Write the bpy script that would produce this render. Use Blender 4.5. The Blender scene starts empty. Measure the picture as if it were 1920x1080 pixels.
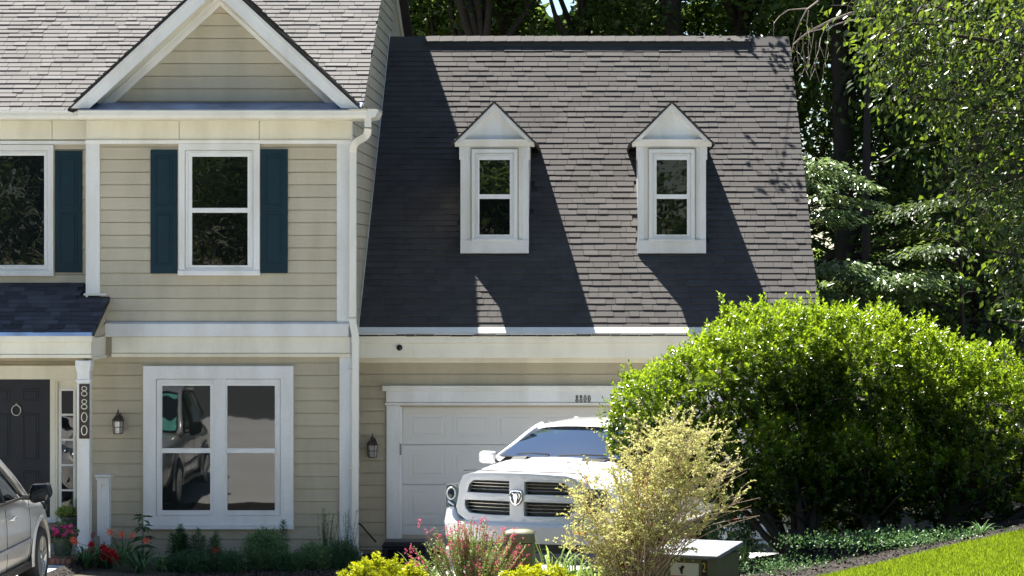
import bpy, bmesh, math, random
import numpy as np
from mathutils import Vector, Matrix
R = math.radians
random.seed(7); rng = np.random.default_rng(11)
scn = bpy.context.scene
COL = scn.collection

# ------------------------------------------------------------------ camera, sky, sun, exposure
CAMZ = 4.1; CAMD = 36.0; FPX = 4680.0
cam = bpy.data.cameras.new('camera'); camo = bpy.data.objects.new('camera', cam); COL.objects.link(camo)
camo.location = (0, -CAMD, CAMZ); camo.rotation_euler = (R(90), 0, 0)
cam.sensor_width = 36; cam.lens = FPX / 1920 * 36; cam.shift_x = -144 / 1920; cam.shift_y = -40 / 1920
cam.clip_start = .5; cam.clip_end = 1200
scn.camera = camo
LX, LY, LZ = .66, -1.0, -2.14                       # the way the sunlight travels
w = bpy.data.worlds.new("World"); scn.world = w; w.use_nodes = True
nt = w.node_tree; nt.nodes.clear()
sky = nt.nodes.new('ShaderNodeTexSky'); sky.sky_type = 'NISHITA'; sky.sun_disc = False
hl = math.hypot(LX, LY)
sky.sun_elevation = math.atan2(-LZ, hl); sky.sun_rotation = math.atan2(-LX, -LY)
sky.air_density = 1.0; sky.dust_density = .15; sky.ozone_density = 2.2
bgn = nt.nodes.new('ShaderNodeBackground'); bgn.inputs[1].default_value = .046
wo = nt.nodes.new('ShaderNodeOutputWorld')
nt.links.new(sky.outputs[0], bgn.inputs[0]); nt.links.new(bgn.outputs[0], wo.inputs[0])
sl = bpy.data.lights.new('sun', 'SUN'); sl.energy = 5.0; sl.angle = R(.5); sl.color = (1, .955, .88)
so = bpy.data.objects.new('sun', sl); COL.objects.link(so); so.location = (-20, 30, 60)
so.rotation_euler = Vector((LX, LY, LZ)).to_track_quat('-Z', 'Y').to_euler()
scn.view_settings.view_transform = 'Standard'; scn.view_settings.look = 'None'
scn.view_settings.gamma = 1; scn.view_settings.use_curve_mapping = False
scn.view_settings.exposure = 1.84
scn.render.engine = 'CYCLES'
cy = scn.cycles; cy.use_denoising = True; cy.max_bounces = 7; cy.diffuse_bounces = 4; cy.glossy_bounces = 4
cy.transmission_bounces = 5; cy.transparent_max_bounces = 6; cy.sample_clamp_indirect = 6; cy.caustics_reflective = False; cy.caustics_refractive = False

def X(px, y=0.): return (px - 1104) * (CAMD + y) / FPX
def Z(py, y=0.): return CAMZ - (py - 500) * (CAMD + y) / FPX
def smooth(a, b, t):
    t = np.clip((t - a) / (b - a), 0, 1); return t * t * (3 - 2 * t)
def H(x, y):                                          # the lie of the ground
    x = np.asarray(x, float); y = np.asarray(y, float)
    d = np.maximum(0, -y)
    k = .034 + .016 * smooth(-5, -2.5, x)
    base = k * np.minimum(d, 30) + .012 * np.maximum(0, np.minimum(d, 34) - 12)
    m = .17 * np.clip(x + .5, 0, 14) * smooth(4.5, 8, d) * (1 - smooth(15, 18.5, d))
    back = .03 * np.maximum(0, y - 14)
    dip = .21 * smooth(-6.95, -6.6, x) * (1 - smooth(-2.2, -1.8, x)) * (1 - smooth(4, 6, d)) * (1 - smooth(1.4, 2.0, y))
    return base + m + back - dip
def Hs(x, y): return float(H(x, y))

# ------------------------------------------------------------------ materials
def sock(nd, names):
    for n in names:
        if n in nd.inputs: return nd.inputs[n]
class Mt:
    def __init__(s, name):
        s.m = bpy.data.materials.new(name); s.m.use_nodes = True; s.t = s.m.node_tree
        s.b = s.t.nodes['Principled BSDF']; s.o = s.t.nodes['Material Output']
    def n(s, typ, **k):
        nd = s.t.nodes.new(typ)
        for a, v in k.items():
            if a in nd.inputs: nd.inputs[a].default_value = v
            else: setattr(nd, a, v)
        return nd
    def l(s, a, b): s.t.links.new(a, b)
    def co(s, kind='Object'): return s.n('ShaderNodeTexCoord').outputs[kind]
    def pos(s): return s.n('ShaderNodeNewGeometry').outputs['Position']
    def noise(s, vec, scale, detail=3, sc3=None, rough=.55):
        if sc3:
            mp = s.n('ShaderNodeMapping'); mp.inputs['Scale'].default_value = sc3; s.l(vec, mp.inputs[0]); vec = mp.outputs[0]
        nd = s.n('ShaderNodeTexNoise'); nd.inputs['Scale'].default_value = scale; nd.inputs['Detail'].default_value = detail
        nd.inputs['Roughness'].default_value = rough; s.l(vec, nd.inputs['Vector']); return nd.outputs['Fac']
    def ramp(s, fac, stops):
        r = s.n('ShaderNodeValToRGB'); e = r.color_ramp.elements
        while len(e) < len(stops): e.new(.5)
        for k, (p, c) in enumerate(stops):
            e[k].position = p; e[k].color = (*c, 1) if len(c) == 3 else c
        s.l(fac, r.inputs[0]); return r.outputs[0]
    def mix(s, fac, a, b, mode='MIX'):
        m = s.n('ShaderNodeMix', data_type='RGBA', blend_type=mode)
        for i, v in ((0, fac), (6, a), (7, b)):
            if isinstance(v, (int, float)): m.inputs[i].default_value = v
            elif isinstance(v, tuple): m.inputs[i].default_value = (*v, 1)
            else: s.l(v, m.inputs[i])
        return m.outputs[2]
    def math(s, op, a, b=0.):
        m = s.n('ShaderNodeMath', operation=op)
        for i, v in ((0, a), (1, b)):
            if isinstance(v, (int, float)): m.inputs[i].default_value = v
            else: s.l(v, m.inputs[i])
        return m.outputs[0]
    def bump(s, h, strength=.3, dist=.01):
        b = s.n('ShaderNodeBump'); b.inputs['Strength'].default_value = strength; b.inputs['Distance'].default_value = dist
        s.l(h, b.inputs['Height']); s.l(b.outputs[0], s.b.inputs['Normal'])
    def rand(s):                                      # differs from piece to piece
        return s.n('ShaderNodeObjectInfo').outputs['Random']
    def tint(s):
        a = s.n('ShaderNodeAttribute'); a.attribute_name = 'tint'; return a.outputs['Fac']

def plain(name, col, rough=.5, metal=0, spec=.5, noise=.12, scale=6, coat=0, bump=0):
    m = Mt(name); b = m.b
    f = m.noise(m.pos(), scale, 4)
    c2 = tuple(max(0, c * (1 - noise)) for c in col); c1 = tuple(min(1, c * (1 + noise * .5)) for c in col)
    m.l(m.ramp(f, [(.3, c2), (.7, c1)]), b.inputs['Base Color'])
    b.inputs['Roughness'].default_value = rough; b.inputs['Metallic'].default_value = metal
    b.inputs['Specular IOR Level'].default_value = spec; b.inputs['Coat Weight'].default_value = coat
    b.inputs['Coat Roughness'].default_value = .03
    if bump: m.bump(m.noise(m.pos(), scale * 12, 3), bump, .004)
    return m.m

def painted(name, col, dirt=(.35, .33, .27), amt=.35, rough=.45, piece=.06):
    """old painted board: streaky grime, small shade changes from piece to piece"""
    m = Mt(name); p = m.pos()
    st = m.noise(p, 2.2, 5, (1.3, 1.3, .35)); fine = m.noise(p, 38, 3); big = m.noise(p, .8, 3)
    f = m.math('MULTIPLY', m.ramp(st, [(.42, (0, 0, 0)), (.75, (1, 1, 1))]), amt)
    f2 = m.math('MULTIPLY', m.ramp(fine, [(.5, (0, 0, 0)), (.8, (1, 1, 1))]), amt * .5)
    c = m.mix(f, col, dirt); c = m.mix(f2, c, dirt)
    r = m.math('ADD', m.math('MULTIPLY', m.rand(), piece * 2), 1 - piece)
    v = m.n('ShaderNodeHueSaturation'); m.l(r, v.inputs['Value']); m.l(c, v.inputs['Color'])
    m.l(v.outputs[0], m.b.inputs['Base Color']); m.b.inputs['Roughness'].default_value = rough
    m.b.inputs['Specular IOR Level'].default_value = .35
    m.bump(m.math('ADD', m.noise(p, 60, 2, (.15, .15, 1)), m.math('MULTIPLY', big, .6)), .16, .006)
    return m.m

def shingle_mat(name, col, var=.35, rough=.92):
    m = Mt(name); p = m.pos()
    r = m.math('FRACT', m.math('ADD', m.rand(), m.tint()))
    lo = tuple(c * (1 - var) for c in col); hi = tuple(c * (1 + var) for c in col)
    c = m.ramp(r, [(0, lo), (.5, col), (1, hi)])
    g = m.noise(p, 260, 2); g2 = m.noise(p, 1.1, 5, (1, 1, .4))
    c = m.mix(m.math('MULTIPLY', m.ramp(g, [(.38, (0, 0, 0)), (.68, (1, 1, 1))]), .55), c, tuple(min(1, q * 2.0) for q in col))
    c = m.mix(m.math('MULTIPLY', m.ramp(g2, [(.45, (0, 0, 0)), (.75, (1, 1, 1))]), .35), c, tuple(q * .62 for q in col))
    m.l(c, m.b.inputs['Base Color']); m.b.inputs['Roughness'].default_value = rough
    m.b.inputs['Specular IOR Level'].default_value = .25
    m.bump(g, .5, .004)
    return m.m

def leaf_mat(name, c_lo, c_hi, trans, tfac=.4, rough=.38, spec=.5, odd=None):
    m = Mt(name); t = m.tint()
    stops = [(0, c_lo), (.8, c_hi)] if odd is None else [(0, c_lo), (.78, c_hi), (.9, odd), (1, odd)]
    c = m.ramp(t, stops); m.l(c, m.b.inputs['Base Color'])
    m.b.inputs['Roughness'].default_value = rough; m.b.inputs['Specular IOR Level'].default_value = spec
    tr = m.n('ShaderNodeBsdfTranslucent'); m.l(m.mix(m.math('ADD', m.math('MULTIPLY', t, .62), .08), c, trans), tr.inputs[0])
    mx = m.n('ShaderNodeMixShader'); mx.inputs[0].default_value = tfac
    m.l(m.b.outputs[0], mx.inputs[1]); m.l(tr.outputs[0], mx.inputs[2]); m.l(mx.outputs[0], m.o.inputs[0])
    return m.m

def glass_mat(name, base=(.006, .008, .010), ior=1.65, rough=.012, wav=.012, scale=2.2):
    m = Mt(name)
    m.b.inputs['Base Color'].default_value = (*base, 1); m.b.inputs['Roughness'].default_value = rough
    m.b.inputs['IOR'].default_value = ior
    m.bump(m.noise(m.pos(), scale, 2), wav * 8, .02)
    return m.m

M = {}
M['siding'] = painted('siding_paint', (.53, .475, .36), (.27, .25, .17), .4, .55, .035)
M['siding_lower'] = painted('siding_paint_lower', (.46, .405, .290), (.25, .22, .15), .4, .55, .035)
M['white'] = painted('white_trim_paint', (.80, .80, .78), (.46, .43, .35), .42, .4, .03)
M['cream'] = painted('cream_trim_paint', (.80, .765, .64), (.46, .41, .29), .38, .4, .03)
M['metal_white'] = painted('gutter_enamel', (.80, .78, .70), (.42, .39, .32), .30, .32, .02)
M['vinyl'] = plain('white_vinyl_sash', (.82, .82, .80), .35, noise=.06)
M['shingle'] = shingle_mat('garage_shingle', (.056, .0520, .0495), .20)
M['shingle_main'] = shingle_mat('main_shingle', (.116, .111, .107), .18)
M['shingle_porch'] = shingle_mat('porch_shingle', (.058, .062, .074), .60)
M['felt'] = plain('roof_felt', (.03, .028, .028), .9)
M['shutter'] = plain('teal_shutter_paint', (.004, .026, .040), .5, spec=.25, noise=.15)
M['bluemetal'] = plain('blue_grey_flashing', (.20, .33, .62), .35, .2, noise=.35, scale=3)
M['leadmetal'] = plain('weathered_flashing', (.27, .36, .58), .38, .25, noise=.5, scale=2.2)
M['glass'] = glass_mat('window_glass')
M['brightglass'] = glass_mat('reflective_window_glass', (.006, .009, .008), 2.4)
M['darkglass'] = glass_mat('dark_window_glass', (.004, .005, .006), 1.5)
M['wavyglass'] = glass_mat('wavy_window_glass', (.014, .017, .016), 1.66, .02, .010, 1.5)
M['screen'] = plain('grey_sill_track', (.22, .22, .23), .5)
M['door'] = plain('navy_door_paint', (.015, .018, .027), .45, spec=.25, noise=.1)
M['garagedoor'] = painted('garage_door_paint', (.72, .70, .655), (.5, .47, .4), .12, .45, .01)
M['brick'] = painted('brick_clay', (.26, .12, .085), (.10, .08, .07), .6, .85, .25)
M['mortar'] = plain('mortar', (.30, .28, .25), .95)
M['chrome'] = plain('chrome', (.75, .76, .78), .08, 1, noise=.03)
M['silver'] = plain('brushed_silver', (.6, .58, .52), .3, .9)
M['bronze'] = plain('aged_bronze', (.10, .075, .06), .45, .7, noise=.4, scale=40)
M['lampglass'] = plain('seedy_lamp_glass', (.34, .33, .31), .12, spec=.8, noise=.35, scale=50)
M['plaque'] = plain('dark_wood_plaque', (.045, .022, .018), .6, noise=.5, scale=30)
M['black'] = plain('black_plastic', (.012, .012, .013), .45)
M['blackgloss'] = plain('black_gloss', (.006, .006, .007), .12)
M['ink'] = plain('black_number', (.012, .010, .010), .5)
M['truckpaint'] = plain('white_car_paint', (.80, .80, .80), .3, coat=1, noise=.01)
M['carpaint'] = plain('silver_car_paint', (.62, .61, .59), .30, .4, coat=1, noise=.02)
M['tyre'] = plain('tyre_rubber', (.018, .018, .018), .8, bump=.2)
M['rim'] = plain('alloy_rim', (.62, .62, .60), .28, .85)
M['carglass'] = glass_mat('car_glass', (.008, .012, .012), 1.62, .01, .0)
M['shield'] = glass_mat('windscreen_glass', (.008, .016, .030), 5.0, .01, .0)
M['lens'] = plain('headlamp_lens', (.11, .15, .16), .05, .2, spec=.9, noise=.25, scale=14)
M['teal'] = plain('teal_foil', (.18, .62, .50), .3, .35, noise=.3, scale=9)
M['olive'] = plain('olive_green_plastic', (.165, .168, .095), .55, noise=.12, scale=9)
M['olivemetal'] = plain('olive_green_steel', (.105, .112, .050), .5, noise=.2, scale=5)
M['greypaint'] = plain('pale_chalky_top', (.20, .215, .24), .6, noise=.5, scale=9)
M['sign'] = plain('notice_white', (.62, .62, .52), .5, noise=.05)
M['signred'] = plain('notice_red', (.5, .05, .02), .5)
M['signyellow'] = plain('number_yellow', (.75, .47, .04), .5)
M['pot'] = plain('green_pot', (.035, .060, .042), .5, noise=.2)
M['soil'] = plain('soil', (.03, .022, .016), .95, noise=.5, scale=30)
M['bark'] = painted('bark', (.045, .037, .028), (.02, .018, .015), .6, .95, .05)
M['barkpale'] = painted('pale_dead_bark', (.36, .30, .25), (.15, .12, .10), .5, .9, .05)
M['twig'] = plain('tan_twig', (.40, .28, .18), .8, noise=.3, scale=30)
M['darktwig'] = plain('dark_twig', (.07, .055, .04), .85, noise=.3, scale=30)
M['stem'] = plain('green_stem', (.06, .11, .035), .6)
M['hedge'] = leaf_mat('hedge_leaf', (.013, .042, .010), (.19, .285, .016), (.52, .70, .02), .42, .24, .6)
M['tanleaf'] = leaf_mat('pale_shrub_leaf', (.38, .40, .12), (.68, .66, .29), (.80, .80, .25), .42, .5, .3, (.42, .10, .03))
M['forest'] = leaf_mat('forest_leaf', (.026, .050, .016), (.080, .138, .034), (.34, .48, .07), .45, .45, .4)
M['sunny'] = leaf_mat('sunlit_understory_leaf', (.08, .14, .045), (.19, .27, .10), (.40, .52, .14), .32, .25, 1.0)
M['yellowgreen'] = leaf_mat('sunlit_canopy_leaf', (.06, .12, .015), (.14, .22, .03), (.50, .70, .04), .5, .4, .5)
M['beech'] = leaf_mat('branch_leaf', (.020, .034, .014), (.070, .115, .022), (.36, .50, .03), .40, .34, .5)
M['yellow'] = leaf_mat('yellow_euonymus_leaf', (.30, .36, .015), (.56, .56, .02), (.72, .76, .02), .3, .35, .4)
M['green1'] = leaf_mat('border_leaf', (.065, .14, .05), (.15, .27, .10), (.15, .30, .06), .25, .5, .4)
M['green2'] = leaf_mat('dark_border_leaf', (.040, .095, .044), (.085, .18, .075), (.10, .22, .05), .25, .5, .4)
M['lime'] = leaf_mat('strap_leaf', (.14, .24, .05), (.34, .44, .12), (.5, .65, .12), .35, .4, .4)
M['grass'] = leaf_mat('lawn_blade', (.12, .18, .010), (.30, .39, .022), (.52, .64, .03), .4, .5, .3)
M['pink'] = leaf_mat('pink_petal', (.55, .05, .13), (.80, .20, .32), (.9, .2, .35), .3, .5, .2)
M['magenta'] = leaf_mat('magenta_petal', (.42, .02, .15), (.65, .06, .25), (.7, .1, .3), .3, .5, .2)
M['red'] = leaf_mat('red_petal', (.38, .006, .015), (.58, .02, .03), (.7, .02, .02), .3, .5, .2)
M['coral'] = leaf_mat('coral_petal', (.58, .06, .04), (.80, .22, .12), (.9, .2, .1), .3, .5, .2)

# ------------------------------------------------------------------ mesh helpers
ORG = Vector((0, 0, 0))
class MB:
    def __init__(s): s.v = []; s.f = []
    def add(s, vs, fs):
        k = len(s.v); s.v += [tuple(p) for p in vs]; s.f += [tuple(i + k for i in f) for f in fs]; return s
    def box(s, x0, x1, y0, y1, z0, z1):
        return s.add([(x0, y0, z0), (x1, y0, z0), (x1, y1, z0), (x0, y1, z0), (x0, y0, z1), (x1, y0, z1), (x1, y1, z1), (x0, y1, z1)],
                     [(3, 2, 1, 0), (4, 5, 6, 7), (0, 1, 5, 4), (1, 2, 6, 5), (2, 3, 7, 6), (3, 0, 4, 7)])
    def ext(s, poly, a, b, axis='y'):
        """extrude a closed 2D outline along an axis: 'y' takes (x,z), 'x' takes (y,z), 'z' takes (x,y)"""
        n = len(poly)
        def P(p, t): return {'y': (p[0], t, p[1]), 'x': (t, p[0], p[1]), 'z': (p[0], p[1], t)}[axis]
        vs = [P(p, a) for p in poly] + [P(p, b) for p in poly]
        fs = [tuple(range(n))[::-1], tuple(range(n, 2 * n))] + [(i, (i + 1) % n, n + (i + 1) % n, n + i) for i in range(n)]
        return s.add(vs, fs)
    def ring(s, po, pi, a, b, axis='y'):
        """extrude a frame between two outlines with the same number of points"""
        n = len(po); assert len(pi) == n
        def P(p, t): return {'y': (p[0], t, p[1]), 'x': (t, p[0], p[1]), 'z': (p[0], p[1], t)}[axis]
        vs = [P(p, t) for t in (a, b) for q in (po, pi) for p in q]
        fs = []
        for i in range(n):
            j = (i + 1) % n
            fs += [(i, j, n + j, n + i), (2 * n + i, 3 * n + i, 3 * n + j, 2 * n + j), (i, 2 * n + i, 2 * n + j, j), (n + i, n + j, 3 * n + j, 3 * n + i)]
        return s.add(vs, fs)
    def frame(s, x0, x1, z0, z1, t, ya, yb):
        return s.ring([(x0, z0), (x1, z0), (x1, z1), (x0, z1)], [(x0 + t, z0 + t), (x1 - t, z0 + t), (x1 - t, z1 - t), (x0 + t, z1 - t)], ya, yb)
    def tube(s, pts, rads, n=6, cap=True):
        pts = [Vector(p) for p in pts]
        if not hasattr(rads, '__len__'): rads = [rads] * len(pts)
        k = len(s.v); up = Vector((0, 0, 1)); prev = None
        for i, p in enumerate(pts):
            d = (pts[min(i + 1, len(pts) - 1)] - pts[max(i - 1, 0)])
            d = d.normalized() if d.length > 1e-9 else up
            a = d.cross(up) if prev is None else prev - d * prev.dot(d)
            if a.length < 1e-4: a = d.cross(Vector((1, 0, 0)))
            a.normalize(); prev = a; b = d.cross(a)
            for j in range(n):
                t = 2 * math.pi * j / n
                s.v.append(tuple(p + (a * math.cos(t) + b * math.sin(t)) * rads[i]))
        for i in range(len(pts) - 1):
            for j in range(n):
                s.f.append((k + i * n + j, k + i * n + (j + 1) % n, k + (i + 1) * n + (j + 1) % n, k + (i + 1) * n + j))
        if cap:
            s.f.append(tuple(k + j for j in range(n))[::-1]); e = k + (len(pts) - 1) * n; s.f.append(tuple(e + j for j in range(n)))
        return s
    def lathe(s, prof, c, n=20, axis='z'):
        k = len(s.v)
        for (r, h) in prof:
            for j in range(n):
                t = 2 * math.pi * j / n; a, b = r * math.cos(t), r * math.sin(t)
                s.v.append({'z': (c[0] + a, c[1] + b, c[2] + h), 'y': (c[0] + a, c[1] + h, c[2] + b), 'x': (c[0] + h, c[1] + a, c[2] + b)}[axis])
        for i in range(len(prof) - 1):
            for j in range(n):
                s.f.append((k + i * n + j, k + i * n + (j + 1) % n, k + (i + 1) * n + (j + 1) % n, k + (i + 1) * n + j))
        s.f.append(tuple(k + j for j in range(n))[::-1]); e = k + (len(prof) - 1) * n; s.f.append(tuple(e + j for j in range(n)))
        return s
    def grid(s, P, closed=False):
        """P[i][j] -> quads"""
        k = len(s.v); a, b = len(P), len(P[0])
        for r_ in P:
            for p in r_: s.v.append(tuple(p))
        for i in range(a - 1):
            for j in range(b - 1): s.f.append((k + i * b + j, k + i * b + j + 1, k + (i + 1) * b + j + 1, k + (i + 1) * b + j))
        return s
    def bend(s, fn): s.v = [fn(*p) for p in s.v]; return s
    def mesh(s, name, mat, smooth=False, fix=True):
        me = bpy.data.meshes.new(name); me.from_pydata(s.v, [], s.f); me.materials.append(mat)
        if fix:
            bm = bmesh.new(); bm.from_mesh(me); bmesh.ops.recalc_face_normals(bm, faces=bm.faces[:]); bm.to_mesh(me); bm.free()
        if smooth:
            me.polygons.foreach_set('use_smooth', [True] * len(me.polygons))
        me.update(); return me

def link(name, data, parent=None, loc=(0, 0, 0), rz=0., kind=None):
    o = bpy.data.objects.new(name, data); COL.objects.link(o); o.location = loc
    if rz: o.rotation_euler = (0, 0, rz)
    if parent is not None: o.parent = parent
    if kind: o['kind'] = kind
    return o
def tag(o, label, cat, group=None):
    o['label'] = label; o['category'] = cat
    if group: o['group'] = group
    return o
class Thing:
    """an Empty at the thing's base; parts are given in world coordinates (or local ones when loc is the frame)"""
    def __init__(s, name, label, cat, loc=(0, 0, 0), rz=0., group=None, local=False):
        s.e = link(name, None, None, loc, rz); s.e.empty_display_size = .2; tag(s.e, label, cat, group)
        s.off = Vector((0, 0, 0)) if local else Vector(loc)
    def part(s, name, mb, mat, parent=None, smooth=False, bevel=0, sub=0, kind=None, label=None, auto=None):
        if isinstance(mb, MB):
            if s.off.length: mb.v = [(p[0] - s.off.x, p[1] - s.off.y, p[2] - s.off.z) for p in mb.v]
            me = mb.mesh(name, mat, smooth)
        else: me = mb
        o = link(name, me, parent or s.e, kind=kind)
        if bevel:
            b = o.modifiers.new('bevel', 'BEVEL'); b.width = bevel; b.segments = 2; b.limit_method = 'ANGLE'; b.angle_limit = R(40)
        if sub:
            b = o.modifiers.new('sub', 'SUBSURF'); b.levels = sub; b.render_levels = sub
        if auto:
            me.polygons.foreach_set('use_smooth', [True] * len(me.polygons))
            e = o.modifiers.new('split', 'EDGE_SPLIT'); e.split_angle = R(auto)
        if label: o['label'] = label
        return o
    def put(s, name, me, loc, parent=None, rot=None):
        o = link(name, me, parent or s.e, Vector(loc) - s.off)
        if rot is not None: o.rotation_euler = rot
        return o

def copy_tree(o, parent=None):
    c = o.copy(); COL.objects.link(c)
    if parent is not None: c.parent = parent
    for ch in o.children: copy_tree(ch, c)
    return c

def text_mesh(txt, size, mat, depth=.002, sx=1.):
    cu = bpy.data.curves.new('txt', 'FONT'); cu.body = txt; cu.size = size; cu.extrude = depth; cu.align_x = 'CENTER'; cu.align_y = 'CENTER'
    o = bpy.data.objects.new('txt', cu); COL.objects.link(o)
    dg = bpy.context.evaluated_depsgraph_get(); dg.update()
    me = bpy.data.meshes.new_from_object(o.evaluated_get(dg))
    bpy.data.objects.remove(o); me.transform(Matrix.Rotation(R(90), 4, 'X') @ Matrix.Diagonal((sx, 1, 1, 1)))
    me.materials.clear(); me.materials.append(mat); me.name = 'lettering'
    return me

# ---- leaves in bulk: numpy arrays in, one mesh out
def unit(v): return v / np.maximum(np.linalg.norm(v, axis=1, keepdims=True), 1e-9)
def leaf_arrays(c, d, nrm, ln, wd, fold=.25):
    """c base points, d direction, nrm rough facing, ln/wd length and width -> 4 verts, 2 tris each"""
    N = len(c); d = unit(d); side = unit(np.cross(d, nrm)); nn = np.cross(side, d)
    ln = np.broadcast_to(ln, (N,))[:, None]; wd = np.broadcast_to(wd, (N,))[:, None]
    v = np.empty((N, 4, 3)); v[:, 0] = c; v[:, 2] = c + d * ln - nn * ln * .10
    mid = c + d * ln * .48
    v[:, 1] = mid + side * wd * .5 + nn * wd * fold; v[:, 3] = mid - side * wd * .5 + nn * wd * fold
    return v.reshape(-1, 3)
def leaf_mesh(name, v, mat, tint=None, nv=4):
    N = len(v) // nv
    if nv == 4: tri = np.array([[0, 1, 2], [0, 2, 3]])
    else: tri = np.array([[0, 1, 2]])
    idx = (np.arange(N)[:, None, None] * nv + tri[None]).reshape(-1)
    me = bpy.data.meshes.new(name); nf = len(idx) // 3
    me.vertices.add(len(v)); me.vertices.foreach_set('co', v.astype(np.float32).ravel())
    me.loops.add(len(idx)); me.loops.foreach_set('vertex_index', idx.astype(np.int32))
    me.polygons.add(nf); me.polygons.foreach_set('loop_start', np.arange(0, len(idx), 3, dtype=np.int32))
    me.polygons.foreach_set('loop_total', np.full(nf, 3, np.int32))
    if tint is None: tint = rng.random(N)
    at = me.attributes.new('tint', 'FLOAT', 'POINT'); at.data.foreach_set('value', np.repeat(tint, nv).astype(np.float32))
    me.update(calc_edges=True); me.materials.append(mat); return me
def rdir(N): return unit(rng.normal(size=(N, 3)))

# ------------------------------------------------------------------ siding and shingles
EXPO = .1817
_bcache = {}
def board_mesh(L, mat, h=EXPO):
    k = (round(L, 3), mat.name, round(h, 3))
    if k not in _bcache:
        b = MB(); hh = h + .012
        b.ext([(0, .010), (-.027, .010), (-.0255, .020), (-.014, h), (0, h)], 0, L, 'x')
        _bcache[k] = b.mesh('siding_board', mat)
    return _bcache[k]
def siding(th, wall, x0, x1, za, zb, y, line, mat, holes=(), expo=EXPO):
    """horizontal boards, each an object; line = height of any course's bottom edge"""
    k = math.floor((za - line) / expo); z = line + k * expo
    while z < zb - .01:
        lo, hi = max(z, za), min(z + expo, zb)
        if hi - lo > .02:
            segs = [(x0, x1)]
            for (a, b, c, d) in holes:
                if c <= lo + .005 and d >= hi - .005:
                    ns = []
                    for (s0, s1) in segs:
                        if b <= s0 or a >= s1: ns.append((s0, s1))
                        else:
                            if a > s0: ns.append((s0, a))
                            if b < s1: ns.append((b, s1))
                    segs = ns
            for (s0, s1) in segs:
                if s1 - s0 < .02: continue
                cut = [s0, s1]
                if s1 - s0 > 2.0 and random.random() < .5: cut.insert(1, s0 + random.uniform(.3, .7) * (s1 - s0))
                for a, b in zip(cut[:-1], cut[1:]):
                    th.put('siding_board', board_mesh(round(b - a - .0015, 3), mat, hi - lo), (a, y, lo + random.uniform(-.001, .001)), wall)
        z += expo
TABW = (.15, .19, .23, .28, .34)
TABT = (.0130, .020)
def tab_verts(wd, tk, L):
    # local frame: x along the row, y up the slope, z off the roof; butt edge thick, head thin
    return [(0, 0, .002), (wd, 0, .002), (wd, L, 0), (0, L, 0), (0, 0, .004 + tk), (wd, 0, .004 + tk), (wd, L, .003), (0, L, .003)]
TABF = [(3, 2, 1, 0), (4, 5, 6, 7), (0, 1, 5, 4), (1, 2, 6, 5), (2, 3, 7, 6), (3, 0, 4, 7)]
_tcache = {}
def shingle_field(th, roof, rect, plane, mat, expo=.143, nobj=300, clip=None, stuffname='shingle_field', score=None):
    """rect=(x0,x1); plane=(y_eave,z_eave,slope,length up the slope). clip(x,y)->bool keeps a tab."""
    x0, x1 = rect; ye, ze, m, SL = plane; a = math.atan(m); ca, sa = math.cos(a), math.sin(a)
    rows = int(SL / expo); tabs = []
    for r in range(rows):
        x = x0 - random.uniform(0, .2) if r else x0
        s = r * expo - .02
        while x < x1 - .01:
            wd = random.choice(TABW); a0 = max(x, x0); a1 = min(x + wd, x1)
            tk = TABT[random.random() < .42]
            if a1 - a0 > .03:
                full = abs((a1 - a0) - wd) < 1e-6
                cx, cs = (a0 + a1) / 2, s + expo / 2
                if clip is None or clip(cx, ye + cs * ca, a0, a1):
                    tabs.append((a0, s + .0045 * math.sin(a0 * .9 + r * 1.3) + random.uniform(-.004, .004), a1 - a0 - .005, tk + random.uniform(-.0015, .0025), full))
            x += wd
    if score is None: order = sorted(range(len(tabs)), key=lambda i: (not tabs[i][4], tabs[i][1]))
    else: order = sorted(range(len(tabs)), key=lambda i: (not tabs[i][4], score(tabs[i][0], ye + tabs[i][1] * ca)))
    L = expo + .03
    for i in order[:nobj]:
        x, s, wd, tk, fl = tabs[i]; tk = TABT[tk > .017]; k = (round(wd, 3), tk, mat.name, L)
        if k not in _tcache:
            b = MB(); b.add(tab_verts(wd, tk, L), TABF); _tcache[k] = b.mesh('shingle', mat)
        th.put('shingle', _tcache[k], (x, ye + s * ca, ze + s * sa), roof, (a + random.uniform(-.006, .010), 0, random.uniform(-.005, .005)))
    rest = order[nobj:]
    if rest:
        vs = []
        for i in rest:
            x, s, wd, tk, fl = tabs[i]
            for (u, v, q) in tab_verts(wd, tk, L):
                v += s; vs.append((x + u - th.off.x, ye + v * ca - q * sa - th.off.y, ze + v * sa + q * ca - th.off.z))
        n = len(rest); me = bpy.data.meshes.new(stuffname)
        fs = (np.arange(n)[:, None, None] * 8 + np.array(TABF)[None]).reshape(-1, 4)
        me.from_pydata(vs, [], fs.tolist()); me.materials.append(mat)
        at = me.attributes.new('tint', 'FLOAT', 'POINT'); at.data.foreach_set('value', np.repeat(rng.random(n), 8).astype(np.float32))
        o = link('shingles', me, roof, kind='stuff')
    return len(tabs)
def digit(mb, d, cx, cz, w_, h_, st, y0, y1, thin=.45, seg=22):
    """0 or 8 drawn as rings with heavier sides"""
    def el(c, a, b): return [(cx + a * math.cos(t), c + b * math.sin(t)) for t in [2 * math.pi * i / seg for i in range(seg)]]
    if d == '0': mb.ring(el(cz, w_ / 2, h_ / 2), el(cz, w_ / 2 - st, h_ / 2 - st * thin), y0, y1)
    else:
        for s_, k in ((1, .24), (-1, .26)):
            c = cz + s_ * h_ * .25
            mb.ring(el(c, w_ / 2 * (1 if s_ < 0 else .88), h_ * k + .001), el(c, w_ / 2 * (1 if s_ < 0 else .88) - st, h_ * k - st * thin), y0, y1)
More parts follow.
